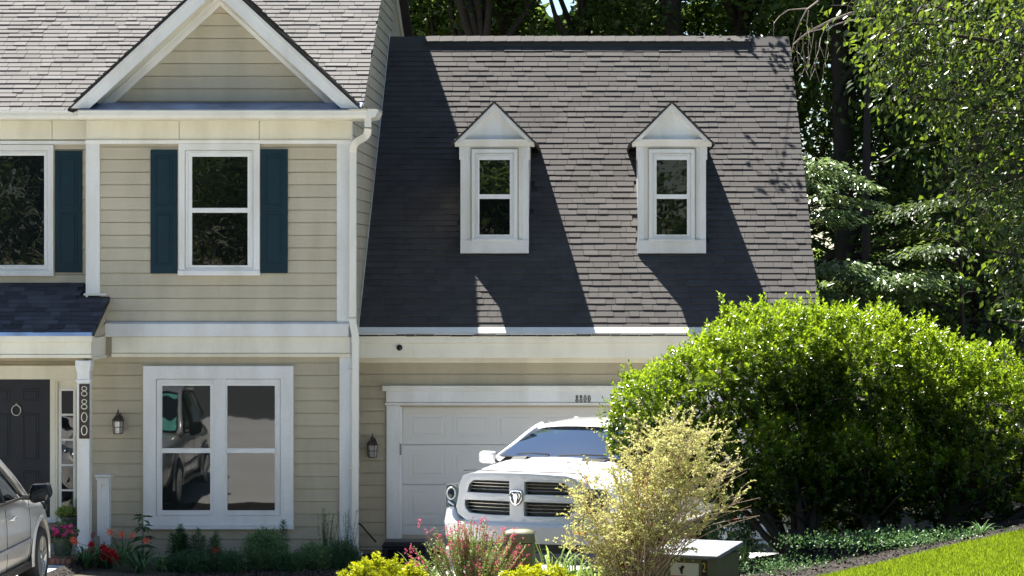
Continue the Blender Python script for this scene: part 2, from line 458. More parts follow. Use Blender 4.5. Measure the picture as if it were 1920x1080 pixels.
# ------------------------------------------------------------------ ground
def ground_grid(name, x0, x1, y0, y1, nx, ny, mat, dz=0., edge=None, kind='structure'):
    xs = np.linspace(x0, x1, nx); ys = np.linspace(y0, y1, ny)
    mb = MB(); P = []
    for j, yy in enumerate(ys):
        row = []
        for xx in xs:
            ax, ay = (xx, yy) if edge is None else edge(xx, yy)
            row.append((ax, ay, Hs(ax, ay) + dz))
        P.append(row)
    mb.grid(P); return link(name, mb.mesh(name, mat, True, False), kind=kind)
m = Mt('woodland_soil'); f = m.noise(m.pos(), 1.5, 6); g = m.noise(m.pos(), 30, 4)
c = m.ramp(f, [(.3, (.045, .034, .022)), (.55, (.075, .060, .036)), (.75, (.055, .075, .03))])
m.l(m.mix(m.math('MULTIPLY', g, .5), c, (.02, .016, .01)), m.b.inputs['Base Color']); m.b.inputs['Roughness'].default_value = .95; m.bump(g, .8, .03); M['ground'] = m.m
m = Mt('concrete_drive'); f = m.noise(m.pos(), .7, 5); g = m.noise(m.pos(), 55, 3)
c = m.ramp(f, [(.3, (.49, .48, .455)), (.7, (.59, .58, .55))])
m.l(m.mix(m.math('MULTIPLY', g, .25), c, (.36, .34, .31)), m.b.inputs['Base Color']); m.b.inputs['Roughness'].default_value = .85; m.bump(g, .3, .005); M['drive'] = m.m
m = Mt('asphalt'); g = m.noise(m.pos(), 70, 3)
m.l(m.ramp(g, [(.3, (.035, .035, .036)), (.7, (.075, .073, .07))]), m.b.inputs['Base Color']); m.b.inputs['Roughness'].default_value = .9; m.bump(g, .4, .006); M['asphalt'] = m.m
m = Mt('bark_mulch'); g = m.noise(m.pos(), 45, 4, (1, 1, 1)); f = m.noise(m.pos(), 3, 3)
m.l(m.ramp(g, [(.35, (.007, .006, .005)), (.55, (.022, .016, .012)), (.75, (.055, .042, .032))]), m.b.inputs['Base Color']); m.b.inputs['Roughness'].default_value = .95; m.bump(g, 1, .03); M['mulch'] = m.m
m = Mt('lawn_base'); g = m.noise(m.pos(), 25, 4)
m.l(m.ramp(g, [(.3, (.045, .10, .008)), (.7, (.12, .22, .015))]), m.b.inputs['Base Color']); m.b.inputs['Roughness'].default_value = .9; m.bump(g, 1, .03); M['lawn'] = m.m
def lawn_edge(x): return -12.25 + .64 * (min(x, 5.2) - 2.39) - .05 * math.sin(x * 3.1) + .02 * math.sin(x * 11)
ground_grid('terrain', -150, 150, -34, 200, 121, 100, M['ground'])
ground_grid('far_ground', -150, 150, -260, -34, 40, 30, M['ground'])
ground_grid('street', -90, 90, -33.9, -19.2, 90, 20, M['asphalt'], .02); ground_grid('street', -90, 90, -60, -34, 60, 10, M['asphalt'], .02)
for a, b in ((-90, -14), (3.6, 90)):
    n_ = 40; P = [[(a + (b - a) * i / n_, y_, Hs(a + (b - a) * i / n_, -19.1) + z_) for i in range(n_ + 1)] for y_, z_ in ((-19.22, 0), (-19.20, .13), (-19.05, .14), (-19.04, 0))]
    link('kerb', MB().grid(P).mesh('kerb', M['drive']), kind='structure')
ground_grid('driveway', -14, 3.4, -19.3, 1.25, 60, 90, M['drive'], .012)
ground_grid('front_bed', -6.93, -2.3, -5.4, .02, 30, 34, M['mulch'], .05)
ground_grid('garden_bed', -4.3, 14, -13.2, -8.1, 70, 30, M['mulch'], .045)
ground_grid('garage_strip', -3.4, -2.9, -.6, 1.25, 6, 12, M['mulch'], .03)
def le(x, y):
    t = (y + 19) / (-10.3 + 19); return x, -19 + t * (lawn_edge(x) + 19)
ground_grid('lawn', 1.2, 30, -19, -10.3, 120, 90, M['lawn'], .075, le)
N = 200000
gx = rng.uniform(1.35, 7.0, N); t = rng.random(N)
gy = np.array([lawn_edge(a) for a in gx]) + rng.normal(0, .03, N) - t * 5.4
gz = H(gx, gy) + .07
c = np.stack([gx, gy, gz], 1); up = unit(np.stack([rng.normal(0, .45, N), rng.normal(0, .45, N), np.ones(N)], 1))
gv = leaf_arrays(c, up, rdir(N), rng.uniform(.025, .06, N), rng.uniform(.006, .011, N), .1)
o = link('grass', leaf_mesh('grass', gv, M['grass'])); o['kind'] = 'stuff'
# clippings, twigs and chips lying about in the beds
def litter(n, x0, x1, y0, y1, mat, s0=.02, s1=.06, name='bark_chips'):
    gx = rng.uniform(x0, x1, n); gy = rng.uniform(y0, y1, n); c = np.stack([gx, gy, H(gx, gy) + .055], 1)
    d = unit(np.stack([rng.normal(size=n), rng.normal(size=n), rng.normal(0, .25, n)], 1))
    v = leaf_arrays(c, d, unit(rng.normal(size=(n, 3)) + [0, 0, 2.5]), rng.uniform(s0, s1, n), rng.uniform(.01, .03, n), .2)
    o = link(name, leaf_mesh(name, v, mat)); o['kind'] = 'stuff'
M['chips'] = leaf_mat('bark_chip', (.012, .009, .007), (.055, .040, .028), (.05, .03, .02), .02, .9, .2, (.16, .14, .11))
litter(14000, -4.2, 7, -13, -8.2, M['chips']); litter(9000, -6.9, -2.4, -4.0, -.03, M['chips'], name='front_bed_chips')

# ------------------------------------------------------------------ main house
HS = Thing('main_house', 'tan two storey house with white trim, dark teal shutters and a front gable', 'house', (-8, 6, 0))
XR = -3.44; XB = -7.22; YR = .42
RZ = lambda y: 6.41 + .6 * y
core = MB()
core.ext([(YR + .02, 0), (12.2, 0), (12.2, 7.5), (6.15, RZ(6.15) - .12), (YR + .02, RZ(YR) - .12)], -12.5, XR - .003, 'x')
walls = HS.part('wall', core, M['siding'])
bay = MB().box(XB, XR - .004, .004, YR + .1, -.4, 6.32)
baywall = HS.part('bay_wall', bay, M['siding'])
def pxr(l, t, r, b, y=0.): return (X(l, y), X(r, y), Z(b, y), Z(t, y))
def win(th, y, cas, units, tc, parent=None, sillh=8, glass=('glass', 'darkglass'), step=5, gy=-.028):
    """cas: casing rectangle in photo pixels; units: [(left,right,[(top,bottom)..])] of the panes, all at depth y"""
    s = (CAMD + y) / FPX
    x0, x1, z0, z1 = pxr(*cas, y)
    mb = MB(); mb.frame(x0, x1, z0, z1, tc * s, y + gy - .045, y)
    w_ = th.part('window', mb, M['white'], parent, bevel=.003)
    mb = MB(); t2 = tc * s; mb.frame(x0 + t2 + .005, x1 - t2 - .005, z0 + t2 + .005, z1 - t2 - .005, step * s, y + gy - .030, y)
    par = w_ if parent is None else parent
    th.part('inner_casing', mb, M['white'], par, bevel=.003)
    for i, (l, r, tb) in enumerate(units):
        X0, X1, Z0, Z1 = pxr(l, tb[0][0], r, tb[-1][1], y)
        e = 7.3 * s
        mb = MB()
        mb.box(X0 - e, X0, y + gy - .016, y, Z0 - e, Z1 + e); mb.box(X1, X1 + e, y + gy - .016, y, Z0 - e, Z1 + e)
        mb.box(X0, X1, y + gy - .016, y, Z1, Z1 + e); mb.box(X0, X1, y + gy - .012, y, Z0 - e, Z0)
        if len(tb) > 1: mb.box(X0, X1, y + gy - .022, y, Z(tb[1][0], y), Z(tb[0][1], y))
        th.part('sash', mb, M['vinyl'], par, bevel=.002)
        for j, (t, b) in enumerate(tb):
            q = MB().box(X0 - .004, X1 + .004, y + gy, y + gy + .006, Z(b, y) - .004, Z(t, y) + .004)
            th.part('pane', q, M[glass[min(j, len(glass) - 1)]], par)
        # filler behind sashes
    mb = MB().box(x0 + .01, x1 - .01, y + gy + .008, y - .001, z0 + .01, z1 - .01)
    th.part('window_back', mb, M['vinyl'], par)
    mb = MB().box(x0 - .006, x1 + .006, y + gy - .07, y, z0 - .012, z0 + sillh * s)
    th.part('sill', mb, M['white'], par, bevel=.004)
    mb = MB().frame(x0 - .016, x1 + .016, z0 - .016, z1 + .016, .03, y - .030, y - .002)
    th.part('caulk_edge', mb, M['siding_lower'], par)
    return w_
LH = Z(300) ; LL = Z(704.5)
# bay siding, upper and lower
holes_u = [pxr(336, 270, 488, 515)]; holes_l = [pxr(270, 686, 551, 990)]
siding(HS, baywall, X(188), X(632), Z(603), Z(268), 0, LH, M['siding'], holes_u)
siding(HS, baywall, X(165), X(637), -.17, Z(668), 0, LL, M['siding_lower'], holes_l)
# recessed left wall
siding(HS, walls, -12.4, XB, Z(528, YR) - .05, Z(265, YR), YR, LH - .02, M['siding'], [pxr(-60, 272, 102, 516, YR)])
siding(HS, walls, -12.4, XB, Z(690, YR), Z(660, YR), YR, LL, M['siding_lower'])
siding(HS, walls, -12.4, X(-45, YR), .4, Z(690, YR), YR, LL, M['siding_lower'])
win(HS, 0, (336, 270, 488, 515), [(361, 465, [(294, 390), (399, 498)])], 12, glass=('darkglass', 'darkglass'))
win(HS, YR, (-60, 272, 102, 516), [(-52, 84, [(292, 497)])], 11, glass=('glass',))
wl = win(HS, 0, (270, 686, 551, 990), [(305, 395, [(723, 840), (849, 971)]), (427, 516, [(723, 840), (849, 971)])], 24, glass=('wavyglass', 'wavyglass'), step=9)
mb = MB().box(X(401), X(424), -.068, 0, Z(982), Z(710)); HS.part('mullion', mb, M['white'], wl, bevel=.004)
for l, r in ((305, 395), (427, 516)):
    HS.part('sill_track', MB().box(X(l), X(r), -.036, -.028, Z(971), Z(966)), M['screen'], wl)
def shutter(l, t, r, b, y):
    x0, x1, z0, z1 = pxr(l, t, r, b, y); s = (CAMD + y) / FPX
    mb = MB().box(x0, x1, y - .045, y - .012, z0, z1); sh = HS.part('shutter', mb, M['shutter'], bevel=.004)
    zm = z0 + (z1 - z0) * .52
    for a, c in ((z0 + 16 * s, zm - 6 * s), (zm + 6 * s, z1 - 11 * s)):
        mb = MB(); mb.frame(x0 + 9 * s, x1 - 9 * s, a, c, 2.2 * s, y - .052, y - .044)
        mb.box(x0 + 14 * s, x1 - 14 * s, y - .053, y - .044, a + 5 * s, c - 5 * s)
        HS.part('raised_panel', mb, M['shutter'], sh, bevel=.003)
shutter(283, 281, 333, 513, 0); shutter(489, 280, 540, 512, 0); shutter(104, 283, 155, 511, YR)
# corner boards
for l, r, t, b in ((632, 657, 268, 603), (637, 657, 668, 1058), (165, 188, 268, 552)):
    mb = MB().box(X(l), X(r), -.045, 0, Z(b), Z(t)); HS.part('corner_board', mb, M['white'], bevel=.004)
HS.part('corner_board', MB().box(XR, XR + .028, -.044, .14, .05, 6.2), M['white'], bevel=.003)
HS.part('corner_board', MB().box(XB - .028, XB, -.044, .12, 3.6, 6.0), M['white'], bevel=.003)
# frieze in three lengths, its moulding, the belt between the floors
for a, b in ((163, 336.6), (337.4, 486.6), (487.4, 658)):
    HS.part('frieze_board', MB().box(X(a), X(b), -.055, 0, Z(263.5), 6.20), M['cream'], bevel=.003)
HS.part('frieze_moulding', MB().ext([(0, Z(270)), (-.062, Z(270)), (-.085, Z(263.5)), (0, Z(263.5))], X(162), X(659), 'x'), M['white'])
for a, b in ((-180, 98.6), (99.4, 163)):
    HS.part('frieze_board', MB().box(X(a, YR), X(b, YR), YR - .05, YR, Z(262, YR), 6.30), M['cream'], bevel=.003)
HS.part('frieze_moulding', MB().box(X(-180, YR), X(b, YR), YR - .07, YR, Z(271, YR), Z(264, YR)), M['white'], bevel=.003)
HS.part('belt_board', MB().ext([(0, Z(602)), (-.03, Z(603)), (-.11, Z(607)), (-.115, Z(631)), (0, Z(631))], X(199), X(656), 'x'), M['white'], bevel=.003)
HS.part('belt_frieze', MB().box(X(211), X(657), -.07, 0, Z(662), Z(631.5)), M['cream'], bevel=.003)
HS.part('belt_moulding', MB().ext([(0, Z(669)), (-.075, Z(669)), (-.095, Z(662.5)), (0, Z(662.5))], X(211), X(658), 'x'), M['cream'])
HS.part('belt_flashing', MB().box(X(655), X(659.5), -.12, .02, Z(632), Z(612)), M['screen'])
# side wall boards
sw = MB().box(XR - .06, XR - .001, .05, 12.1, 2.0, 6.3); sidewall = HS.part('side_wall', sw, M['siding'])
z = LH - 26 * EXPO
while z < 10.0:
    if z > .0:
        top = z + EXPO
        if z < 3.05: a, b = .14, 1.32
        else:
            a = .14 if top < 6.40 else (top - 6.38) / .6
            b = min((top - 2.344) / .837 + .15, 12.1 if top < 7.45 else 6.15 + (9.95 - top) / .4)
        if b - a > .05:
            o = HS.put('siding_board', board_mesh(round(b - a, 3), M['siding']), (XR, a, z), sidewall, (0, 0, R(90)))
    z += EXPO
# gable over the bay
AX, AZ, GS, GY = -5.31, 8.272, .924, -.5
def gl(x, sh=0.): return AZ - GS * abs(x - AX) - sh
def band(mb, side, s0, s1, y0, y1, zb, x_in=None):
    """a strip parallel to the rake between two drops below the roof line"""
    def xa(sh, z): return AX + side * (AZ - sh - z) / GS
    return mb.ext([(AX, AZ - s0), (xa(s0, zb), zb), (xa(s1, zb), zb), (AX, AZ - s1)], y0, y1)
tym = HS.part('gable_wall', MB().ext([(AX - 1.9, 6.30), (AX + 1.9, 6.30), (AX, 8.05)], .004, .3), M['siding'])
hz = lambda z: max(0, (AZ - .385 - z) / GS)
zc = Z(191); zline = Z(191)
while zc < 7.86:
    z1 = min(zc + EXPO, 7.86); a, b = hz(zc), hz(z1)
    mb = MB(); x0 = AX - .025
    zc += .010; mb.add([(x0 - a, -.024, zc), (x0 + a, -.024, zc), (x0 + b, -.012, z1), (x0 - b, -.012, z1),
            (x0 - a, .003, zc), (x0 + a, .003, zc), (x0 + b, .003, z1), (x0 - b, .003, z1)], [(0, 1, 2, 3), (7, 6, 5, 4), (0, 4, 5, 1), (1, 5, 6, 2), (2, 6, 7, 3), (3, 7, 4, 0)])
    HS.part('siding_board', mb, M['siding'], tym); zc += EXPO - .010
for s_ in (-1, 1):
    HS.part('rake_trim', band(MB(), s_, .25, .33, -.035, 0, 6.46), M['white'], bevel=.003)
    HS.part('rake_trim', band(MB(), s_, .33, .41, -.050, 0, 6.46), M['white'], bevel=.003)
    HS.part('rake_soffit', band(MB(), s_, .235, .25, GY, -.001, 6.44), M['cream'])
    HS.part('rake_fascia', band(MB(), s_, .03, .27, GY - .025, GY, 6.35), M['white'], bevel=.004)
    HS.part('rake_moulding', band(MB(), s_, .012, .10, GY - .055, GY - .025, 6.35), M['white'], bevel=.004)
    # roof of the gable: deck and courses of shingles seen almost edge on
    xe = AX + s_ * (AZ - 6.34) / GS
    yv = (AZ - 6.41) / .6
    def slab(d0, d1, ov):
        mb = MB(); P = []
        for dz in (d0, d1):
            P += [(AX, GY - ov, AZ + dz), (xe, GY - ov, 6.34 + dz), (xe, -.05, 6.34 + dz), (AX, yv + .1, AZ + dz)]
        return mb.add(P, [(0, 1, 2, 3), (7, 6, 5, 4), (0, 4, 5, 1), (1, 5, 6, 2), (2, 6, 7, 3), (3, 7, 4, 0)])
    HS.part('gable_roof', slab(-.03, .004, .06), M['felt'])
    mb = MB(); L = math.hypot(AZ - 6.34, xe - AX); n = int(L / .143); ux = (xe - AX) / L; uz = -(AZ - 6.34) / L; nx, nz = -uz * s_, abs(ux)
    if s_ < 0: nx = uz
    nx = s_ * abs(uz)
    for k in range(n):
        a, b = k * .143 - .02, (k + 1) * .143
        yb = max(-.02, (AZ + uz * b - 6.41) / .6 + .05)
        for ya, yb2 in ((GY - .075 - random.uniform(0, .012), yb),):
            q = [(a, .006), (b, .006), (b, .024 + random.uniform(0, .008)), (a, .012)]
            mb.add([(AX + ux * u + nx * v, yy, AZ + uz * u + nz * v) for yy in (ya, yb2) for (u, v) in q],
                   [(0, 1, 2, 3), (7, 6, 5, 4), (0, 4, 5, 1), (1, 5, 6, 2), (2, 6, 7, 3), (3, 7, 4, 0)])
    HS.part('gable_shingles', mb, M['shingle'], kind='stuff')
HS.part('pent_flashing', MB().ext([(.0, 6.47), (-.5, 6.335), (-.535, 6.33), (-.535, 6.30), (0, 6.43)], XB - .02, -3.26, 'x'), M['leadmetal'])
# gutters: trough in front, with a turned end at the right corner
def gutter(mb, x0, x1, y, zt):
    return mb.ext([(y, zt), (y - .115, zt), (y - .125, zt - .018), (y - .112, zt - .035), (y - .110, zt - .075), (y - .085, zt - .12), (y, zt - .12)], x0, x1, 'x')
HS.part('gutter', gutter(MB(), X(146, -.6), -3.13, -.5, 6.325), M['metal_white'])
HS.part('gutter', gutter(MB(), -12.5, X(146, -.6), -.02, 6.345), M['metal_white'], label='shallower gutter above the left window')
HS.part('gutter_end', MB().ext([(-3.135, 6.33), (-3.0, 6.33), (-2.985, 6.31), (-3.03, 6.22), (-3.135, 6.20)], -.63, .10, 'y'), M['metal_white'])
HS.part('gutter_cap', MB().add([(-3.40, -.64, 6.335), (-3.0, -.64, 6.335), (-2.98, .12, 6.345), (-3.2, .12, 6.36), (-3.40, -.64, 6.327), (-3.0, -.64, 6.327), (-2.98, .12, 6.337), (-3.2, .12, 6.352)], TABF), M['metal_white'])
HS.part('soffit', MB().box(XB, -3.15, -.50, 0, 6.195, 6.215), M['cream'])
HS.part('soffit', MB().box(-12.5, XB - .03, -.02, YR, 6.22, 6.24), M['cream'])
HS.part('side_soffit', MB().add([(XR, 0, 6.30), (-3.26, 0, 6.30), (-3.26, 6.15, 10.0), (XR, 6.15, 10.0), (XR, 0, 6.32), (-3.26, 0, 6.32), (-3.26, 6.15, 10.02), (XR, 6.15, 10.02)], TABF), M['cream'])
def sweep(mb, pts, w0, dp, y, jag=0.):
    P = []
    for i, (x, z) in enumerate(pts):
        a = pts[max(i - 1, 0)]; b = pts[min(i + 1, len(pts) - 1)]
        tx, tz = b[0] - a[0], b[1] - a[1]; q = math.hypot(tx, tz); nx_, nz_ = -tz / q, tx / q
        w2 = w0 / 2 * (1 + (jag if i % 2 else 0))
        yy = y[i] if hasattr(y, '__len__') else y
        P.append([(x + nx_ * w2, yy - dp / 2, z + nz_ * w2), (x - nx_ * w2, yy - dp / 2, z - nz_ * w2), (x - nx_ * w2, yy + dp / 2, z - nz_ * w2), (x + nx_ * w2, yy + dp / 2, z + nz_ * w2), (x + nx_ * w2, yy - dp / 2, z + nz_ * w2)])
    return mb.grid(P)
def curve(p0, p1, p2, p3, n):
    return [tuple((1 - t) ** 3 * a + 3 * (1 - t) ** 2 * t * b + 3 * (1 - t) * t * t * c_ + t ** 3 * d for a, b, c_, d in zip(p0, p1, p2, p3)) for t in [i / n for i in range(n + 1)]]
yy0, yy1 = -.56, -.11
dpts = [(X(690, -.56), 6.22), (X(690, -.56), 6.08)]
cu1 = curve((X(690.5, -.5), 6.06), (X(690, -.5), 5.86), (X(662.5, -.2), 5.98), (X(662, -.12), 5.74), 26)
ds = HS.part('downspout', sweep(MB(), dpts, .095, .07, -.56), M['metal_white'])
HS.part('elbow', sweep(MB(), cu1, .097, .075, list(np.linspace(-.55, -.12, 27)), .10), M['metal_white'], ds)
HS.part('lower_pipe', sweep(MB(), [(X(662, -.12), 5.76), (X(661.5, -.12), 3.36)], .10, .075, -.12), M['metal_white'], ds)
HS.part('elbow', sweep(MB(), curve((X(661.5, -.12), 3.37), (X(661.5, -.12), 3.22), (X(667, -.1), 3.2), (X(667, -.1), 3.02), 8), .10, .075, -.12, .03), M['metal_white'], ds)
HS.part('lower_pipe', sweep(MB(), [(X(667, -.1), 3.04), (X(666, -.1), .12), (X(667, -.1), .03), (X(676, -.1), -.06)], .095, .075, -.11), M['metal_white'], ds)
for zz in (4.9, 2.6, 1.2):
    HS.part('strap', MB().box(X(654), X(668), -.165, -.075, zz, zz + .02), M['metal_white'], ds)
# main roof
rf = HS.part('roof', MB().ext([(-.06, RZ(-.06) - .03), (6.15, RZ(6.15) - .03), (12.45, RZ(6.15) - .4 * 6.3 - .03), (12.45, RZ(6.15) - .4 * 6.3 - .12), (6.15, RZ(6.15) - .13), (-.06, RZ(-.06) - .10)], -12.5, -3.262, 'x'), M['felt'])
def clipmain(x, y, a0, a1):
    zz = RZ(y)
    for q in (a0, a1):
        if AZ - GS * abs(q - AX) < zz + .03: return True
    return False
cnt_main = shingle_field(HS, rf, (-10.2, -3.25), (-.08, RZ(-.08) - .02, .6, 5.4), M['shingle_main'], clip=clipmain, nobj=215, score=lambda x, y: (0 if x < -7.3 or x > -3.9 else 1) + y)
HS.part('rear_rake_board', MB().ext([(6.2, 9.93), (12.4, 7.45), (12.4, 7.20), (6.2, 9.68)], XR, XR + .03, 'x'), M['cream'])
HS.part('rear_rake_edge', MB().ext([(6.2, 10.0), (12.4, 7.52), (12.4, 7.45), (6.2, 9.93)], XR, XR + .17, 'x'), M['felt'])
# porch
PZ = lambda y: 3.70 + .44 * y
HS.part('porch_roof', MB().ext([(-1.16, PZ(-1.16) - .02), (YR, PZ(YR) - .02), (YR, PZ(YR) - .1), (-1.16, PZ(-1.16) - .06)], -12.5, XB - .03, 'x').ext([(-1.159, PZ(-1.16) - .021), (-.002, PZ(0) - .021), (-.002, PZ(0) - .099), (-1.159, PZ(-1.16) - .059)], XB - .04, -6.905, 'x'), M['felt'])
proof = HS.part('porch_roof', MB().box(-12, -7.3, -.9, YR - .01, 3.0, 3.05), M['cream'], label='plain porch ceiling')
pr2 = [o for o in HS.e.children if o.name.startswith('porch_roof')][0]
shingle_field(HS, pr2, (-8.75, -6.90), (-1.17, PZ(-1.17) - .012, .44, 1.72), M['shingle_porch'], nobj=85, clip=lambda x, y, a, b: y < YR - .08 and (b < XB - .03 or y < -.10))
HS.part('porch_flashing', MB().box(-12.5, -6.93, -1.20, -1.155, 3.135, 3.186), M['bluemetal'], bevel=.006)
HS.part('porch_corner_flashing', MB().box(X(158), X(200), -.05, -.022, Z(554), Z(550)), M['metal_white'])
HS.part('porch_fascia', MB().box(-12.5, -6.93, -1.17, -1.02, Z(641, -1.1), 3.134), M['cream'], bevel=.004)
HS.part('porch_beam', MB().box(-12.5, -6.95, -1.14, -1.0, Z(664, -1.1), Z(641, -1.1) - .002), M['cream'], bevel=.004)
HS.part('beam_moulding', MB().box(-12.5, -6.94, -1.155, -1.0, Z(671, -1.1), Z(664.5, -1.1)), M['cream'], bevel=.004)
HS.part('porch_beam', MB().box(-7.08, -6.952, -.998, -.072, 2.83, 3.10), M['cream'], bevel=.004, label='short beam running back to the wall')
HS.part('beam_moulding', MB().box(-7.08, -6.935, -.998, -.072, 2.79, 2.828), M['cream'])
chk = HS.part('cheek_wall', MB().ext([(-1.0, 3.105), (-.01, 3.105), (-.01, PZ(-.01) - .10), (-1.0, PZ(-1.0) - .10)], -7.0, -6.975, 'x'), M['siding_lower'])
for zz in (3.12, 3.12 + EXPO, 3.12 + 2 * EXPO):
    ya = max(-1.0, (zz + .1 + .1 - 3.70) / .44); b_ = -.03 - ya
    if b_ > .05: HS.put('siding_board', board_mesh(round(b_, 3), M['siding_lower'], .12), (-6.975, ya, zz), chk, (0, 0, R(90)))
HS.part('porch_rake_trim', MB().ext([(-1.15, PZ(-1.15) - .03), (-.02, PZ(-.02) - .03), (-.02, PZ(-.02) - .09), (-1.15, PZ(-1.15) - .09)], -6.965, -6.94, 'x'), M['cream'])
pc = HS.part('porch_column', MB().box(-7.147, -6.975, -1.14, -.97, .02, 2.79), M['white'], bevel=.006)
for a, b, g in ((2.70, 2.79, .022), (2.645, 2.70, .012), (2.49, 2.525, .016), (.02, .16, .015)):
    HS.part('column_moulding', MB().box(-7.147 - g, -6.975 + g, -1.14 - g, -.97 + g, a, b), M['white'], pc, bevel=.004)
# door, its frame and the sidelight
dy = YR
HS.part('door_head', MB().box(X(-60, dy), X(147, dy), dy - .05, dy, Z(711, dy), Z(687, dy)), M['cream'], bevel=.004)
HS.part('door_head_moulding', MB().box(X(-60, dy), X(147, dy), dy - .075, dy, Z(689, dy), Z(685, dy)), M['cream'], bevel=.004)
HS.part('door_casing', MB().box(X(95, dy), X(105, dy), dy - .045, dy, .38, Z(711, dy)), M['cream'], bevel=.004)
HS.part('door_casing', MB().box(X(-42, dy), X(-31, dy), dy - .045, dy, .38, Z(711, dy)), M['cream'], bevel=.004)
dr = HS.part('front_door', MB().box(X(-31, dy), X(95, dy), dy - .012, dy, Z(970, dy), Z(711, dy)), M['door'])
for (a, b) in ((-9, 19), (43, 73)):
    for (t, bt) in ((729, 752), (775, 862), (882, 950)):
        mb = MB().frame(X(a, dy), X(b, dy), Z(bt, dy), Z(t, dy), .018, dy - .022, dy - .011); mb.box(X(a, dy) + .035, X(b, dy) - .035, dy - .020, dy - .011, Z(bt, dy) + .035, Z(t, dy) - .035)
        HS.part('door_panel', mb, M['door'], dr, bevel=.003)
kn = MB()
kn.tube([(X(32, dy) + .065 * math.sin(t), dy - .05, Z(769, dy) + .075 * math.cos(t)) for t in np.linspace(0, 2 * math.pi, 25)], .008, 6)
kn.lathe([(.0, 0), (.022, .0), (.018, -.03), (0, -.035)], (X(32, dy), dy - .012, Z(758, dy)), 10, 'y')
HS.part('door_knocker', kn, M['silver'], dr, smooth=True)
HS.part('threshold', MB().box(X(-31, dy), X(105, dy), dy - .06, dy, .37, Z(970, dy)), M['white'])
sd = HS.part('sidelight', MB().frame(X(105, dy), X(149, dy), .38, Z(711, dy), .03, dy - .04, dy).box(X(105, dy) + .03, X(149, dy) - .03, dy - .012, dy, .4, Z(711, dy) - .03), M['cream'])
HS.part('sidelight_frame', MB().frame(X(111.5, dy), X(142.5, dy), Z(965, dy), Z(728, dy), 4.5 * 36.4 / 4680, dy - .03, dy - .011), M['white'], sd)
for t, b in ((733, 775.5), (779, 822.5), (826, 870), (874, 917), (921, 961)):
    HS.part('pane', MB().box(X(116, dy), X(138, dy), dy - .020, dy - .012, Z(b, dy), Z(t, dy)), M['glass'], sd)
    HS.part('glazing_bar', MB().box(X(116, dy), X(138, dy), dy - .028, dy - .012, Z(b + 3.5, dy), Z(b, dy) - .001), M['white'], sd)
# stoop of brick: landing and one step, rowlock bricks along each front edge
st = HS.part('stoop', MB().box(-9.2, XB + .3, -1.0, dy, 0, .29).box(-9.2, -6.95, -2.5, -1.002, 0, .10), M['mortar'])
bk = MB().box(0, .062, 0, .19, 0, .068).mesh('brick', M['brick'])
for k in range(31):
    for yy, zz in ((-2.512, .105), (-2.30, .108), (-2.09, .106), (-1.012, .295)):
        xx = -9.16 + k * .0715
        if xx < -7.0: HS.put('brick', bk, (xx, yy + random.uniform(-.003, .003), zz), st)
bk2 = MB().box(0, .2, 0, .06, 0, .06).mesh('brick', M['brick'])
for k in range(10):
    xx = -9.1 + k * .212
    if xx < -7.15: HS.put('brick', bk2, (xx, -2.515, .036), st); HS.put('brick', bk2, (xx, -1.014, .222), st)

# things fixed to the house front
PL = Thing('number_plaque', 'narrow dark brown plaque reading 8800 downwards on the white porch column', 'house number', (-7.06, -1.14, 2.05))
a0, a1, b0, b1 = pxr(148.5, 720, 168, 822.5, -1.15)
pb = PL.part('board', MB().box(a0, a1, -1.160, -1.143, b0, b1), M['plaque'], bevel=.004)
for k, ch in enumerate('8800'):
    mb = MB(); digit(mb, ch, (a0 + a1) / 2, b1 - .098 - k * .183, .088, .142, .011, -1.166, -1.159, .95)
    PL.part('digit', mb, M['silver'])
def lantern(xc, zc, y, label, s):
    T = Thing('wall_lantern', label, 'wall light', (xc, y, zc), group='coach lanterns on the house front')
    T.part('back_plate', MB().box(xc - .005 * s, xc + .115 * s, y - .014, y, zc - .075 * s, zc + .12 * s), M['siding_lower'], bevel=.004)
    T.part('bracket', MB().tube([(xc + .03 * s, y - .012, zc + .06 * s), (xc + .045 * s, y - .07, zc + .02 * s), (xc + .06 * s, y - .11, zc + .07 * s), (xc + .03 * s, y - .12, zc + .13 * s), (xc, y - .11, zc + .12 * s)], .010, 8), M['bronze'], smooth=True)
    T.part('finial', MB().lathe([(.002, .21), (.008, .205), (.006, .185), (.014, .18), (.012, .16), (.028, .15), (.03, .125), (.014, .11)], (xc, y - .11, zc - .01), 12), M['bronze'], smooth=True)
    mb = MB().lathe([(.035 * s, .11), (.062 * s, .07), (.078 * s, .045), (.080 * s, .030)], (xc, y - .11, zc), 6)
    T.part('hood', mb, M['bronze'])
    bd = T.part('lamp_glass', MB().lathe([(.058 * s, -.145), (.070 * s, .03)], (xc, y - .11, zc), 6), M['lampglass'])
    mb = MB()
    for k in range(6):
        t = 2 * math.pi * k / 6; c_, s_ = math.cos(t), math.sin(t)
        mb.tube([(xc + .061 * s * c_, y - .11 + .061 * s * s_, zc - .15), (xc + .073 * s * c_, y - .11 + .073 * s * s_, zc + .032)], .005, 4)
    for h in (-.15, -.055, .03):
        r_ = (.061 + (h + .15) / .18 * .012) * s
        mb.tube([(xc + r_ * math.cos(t), y - .11 + r_ * math.sin(t), zc + h) for t in np.linspace(0, 2 * math.pi, 7)], .005, 4)
    T.part('cage', mb, M['bronze'])
lantern(X(222, -.1), Z(793, -.1), -.02, 'bronze coach lantern on tan siding between the porch column and the double window', 1.1)
lantern(X(698.5, 1.2), Z(838, 1.2), 1.28, 'bronze coach lantern on tan siding left of the garage door', 1.02)
PO = Thing('short_white_post', 'short white capped post standing against the siding beside the porch column', 'post', (X(195, -.6), -.6, .05))
xa, xb = X(184, -.6), X(206.5, -.6)
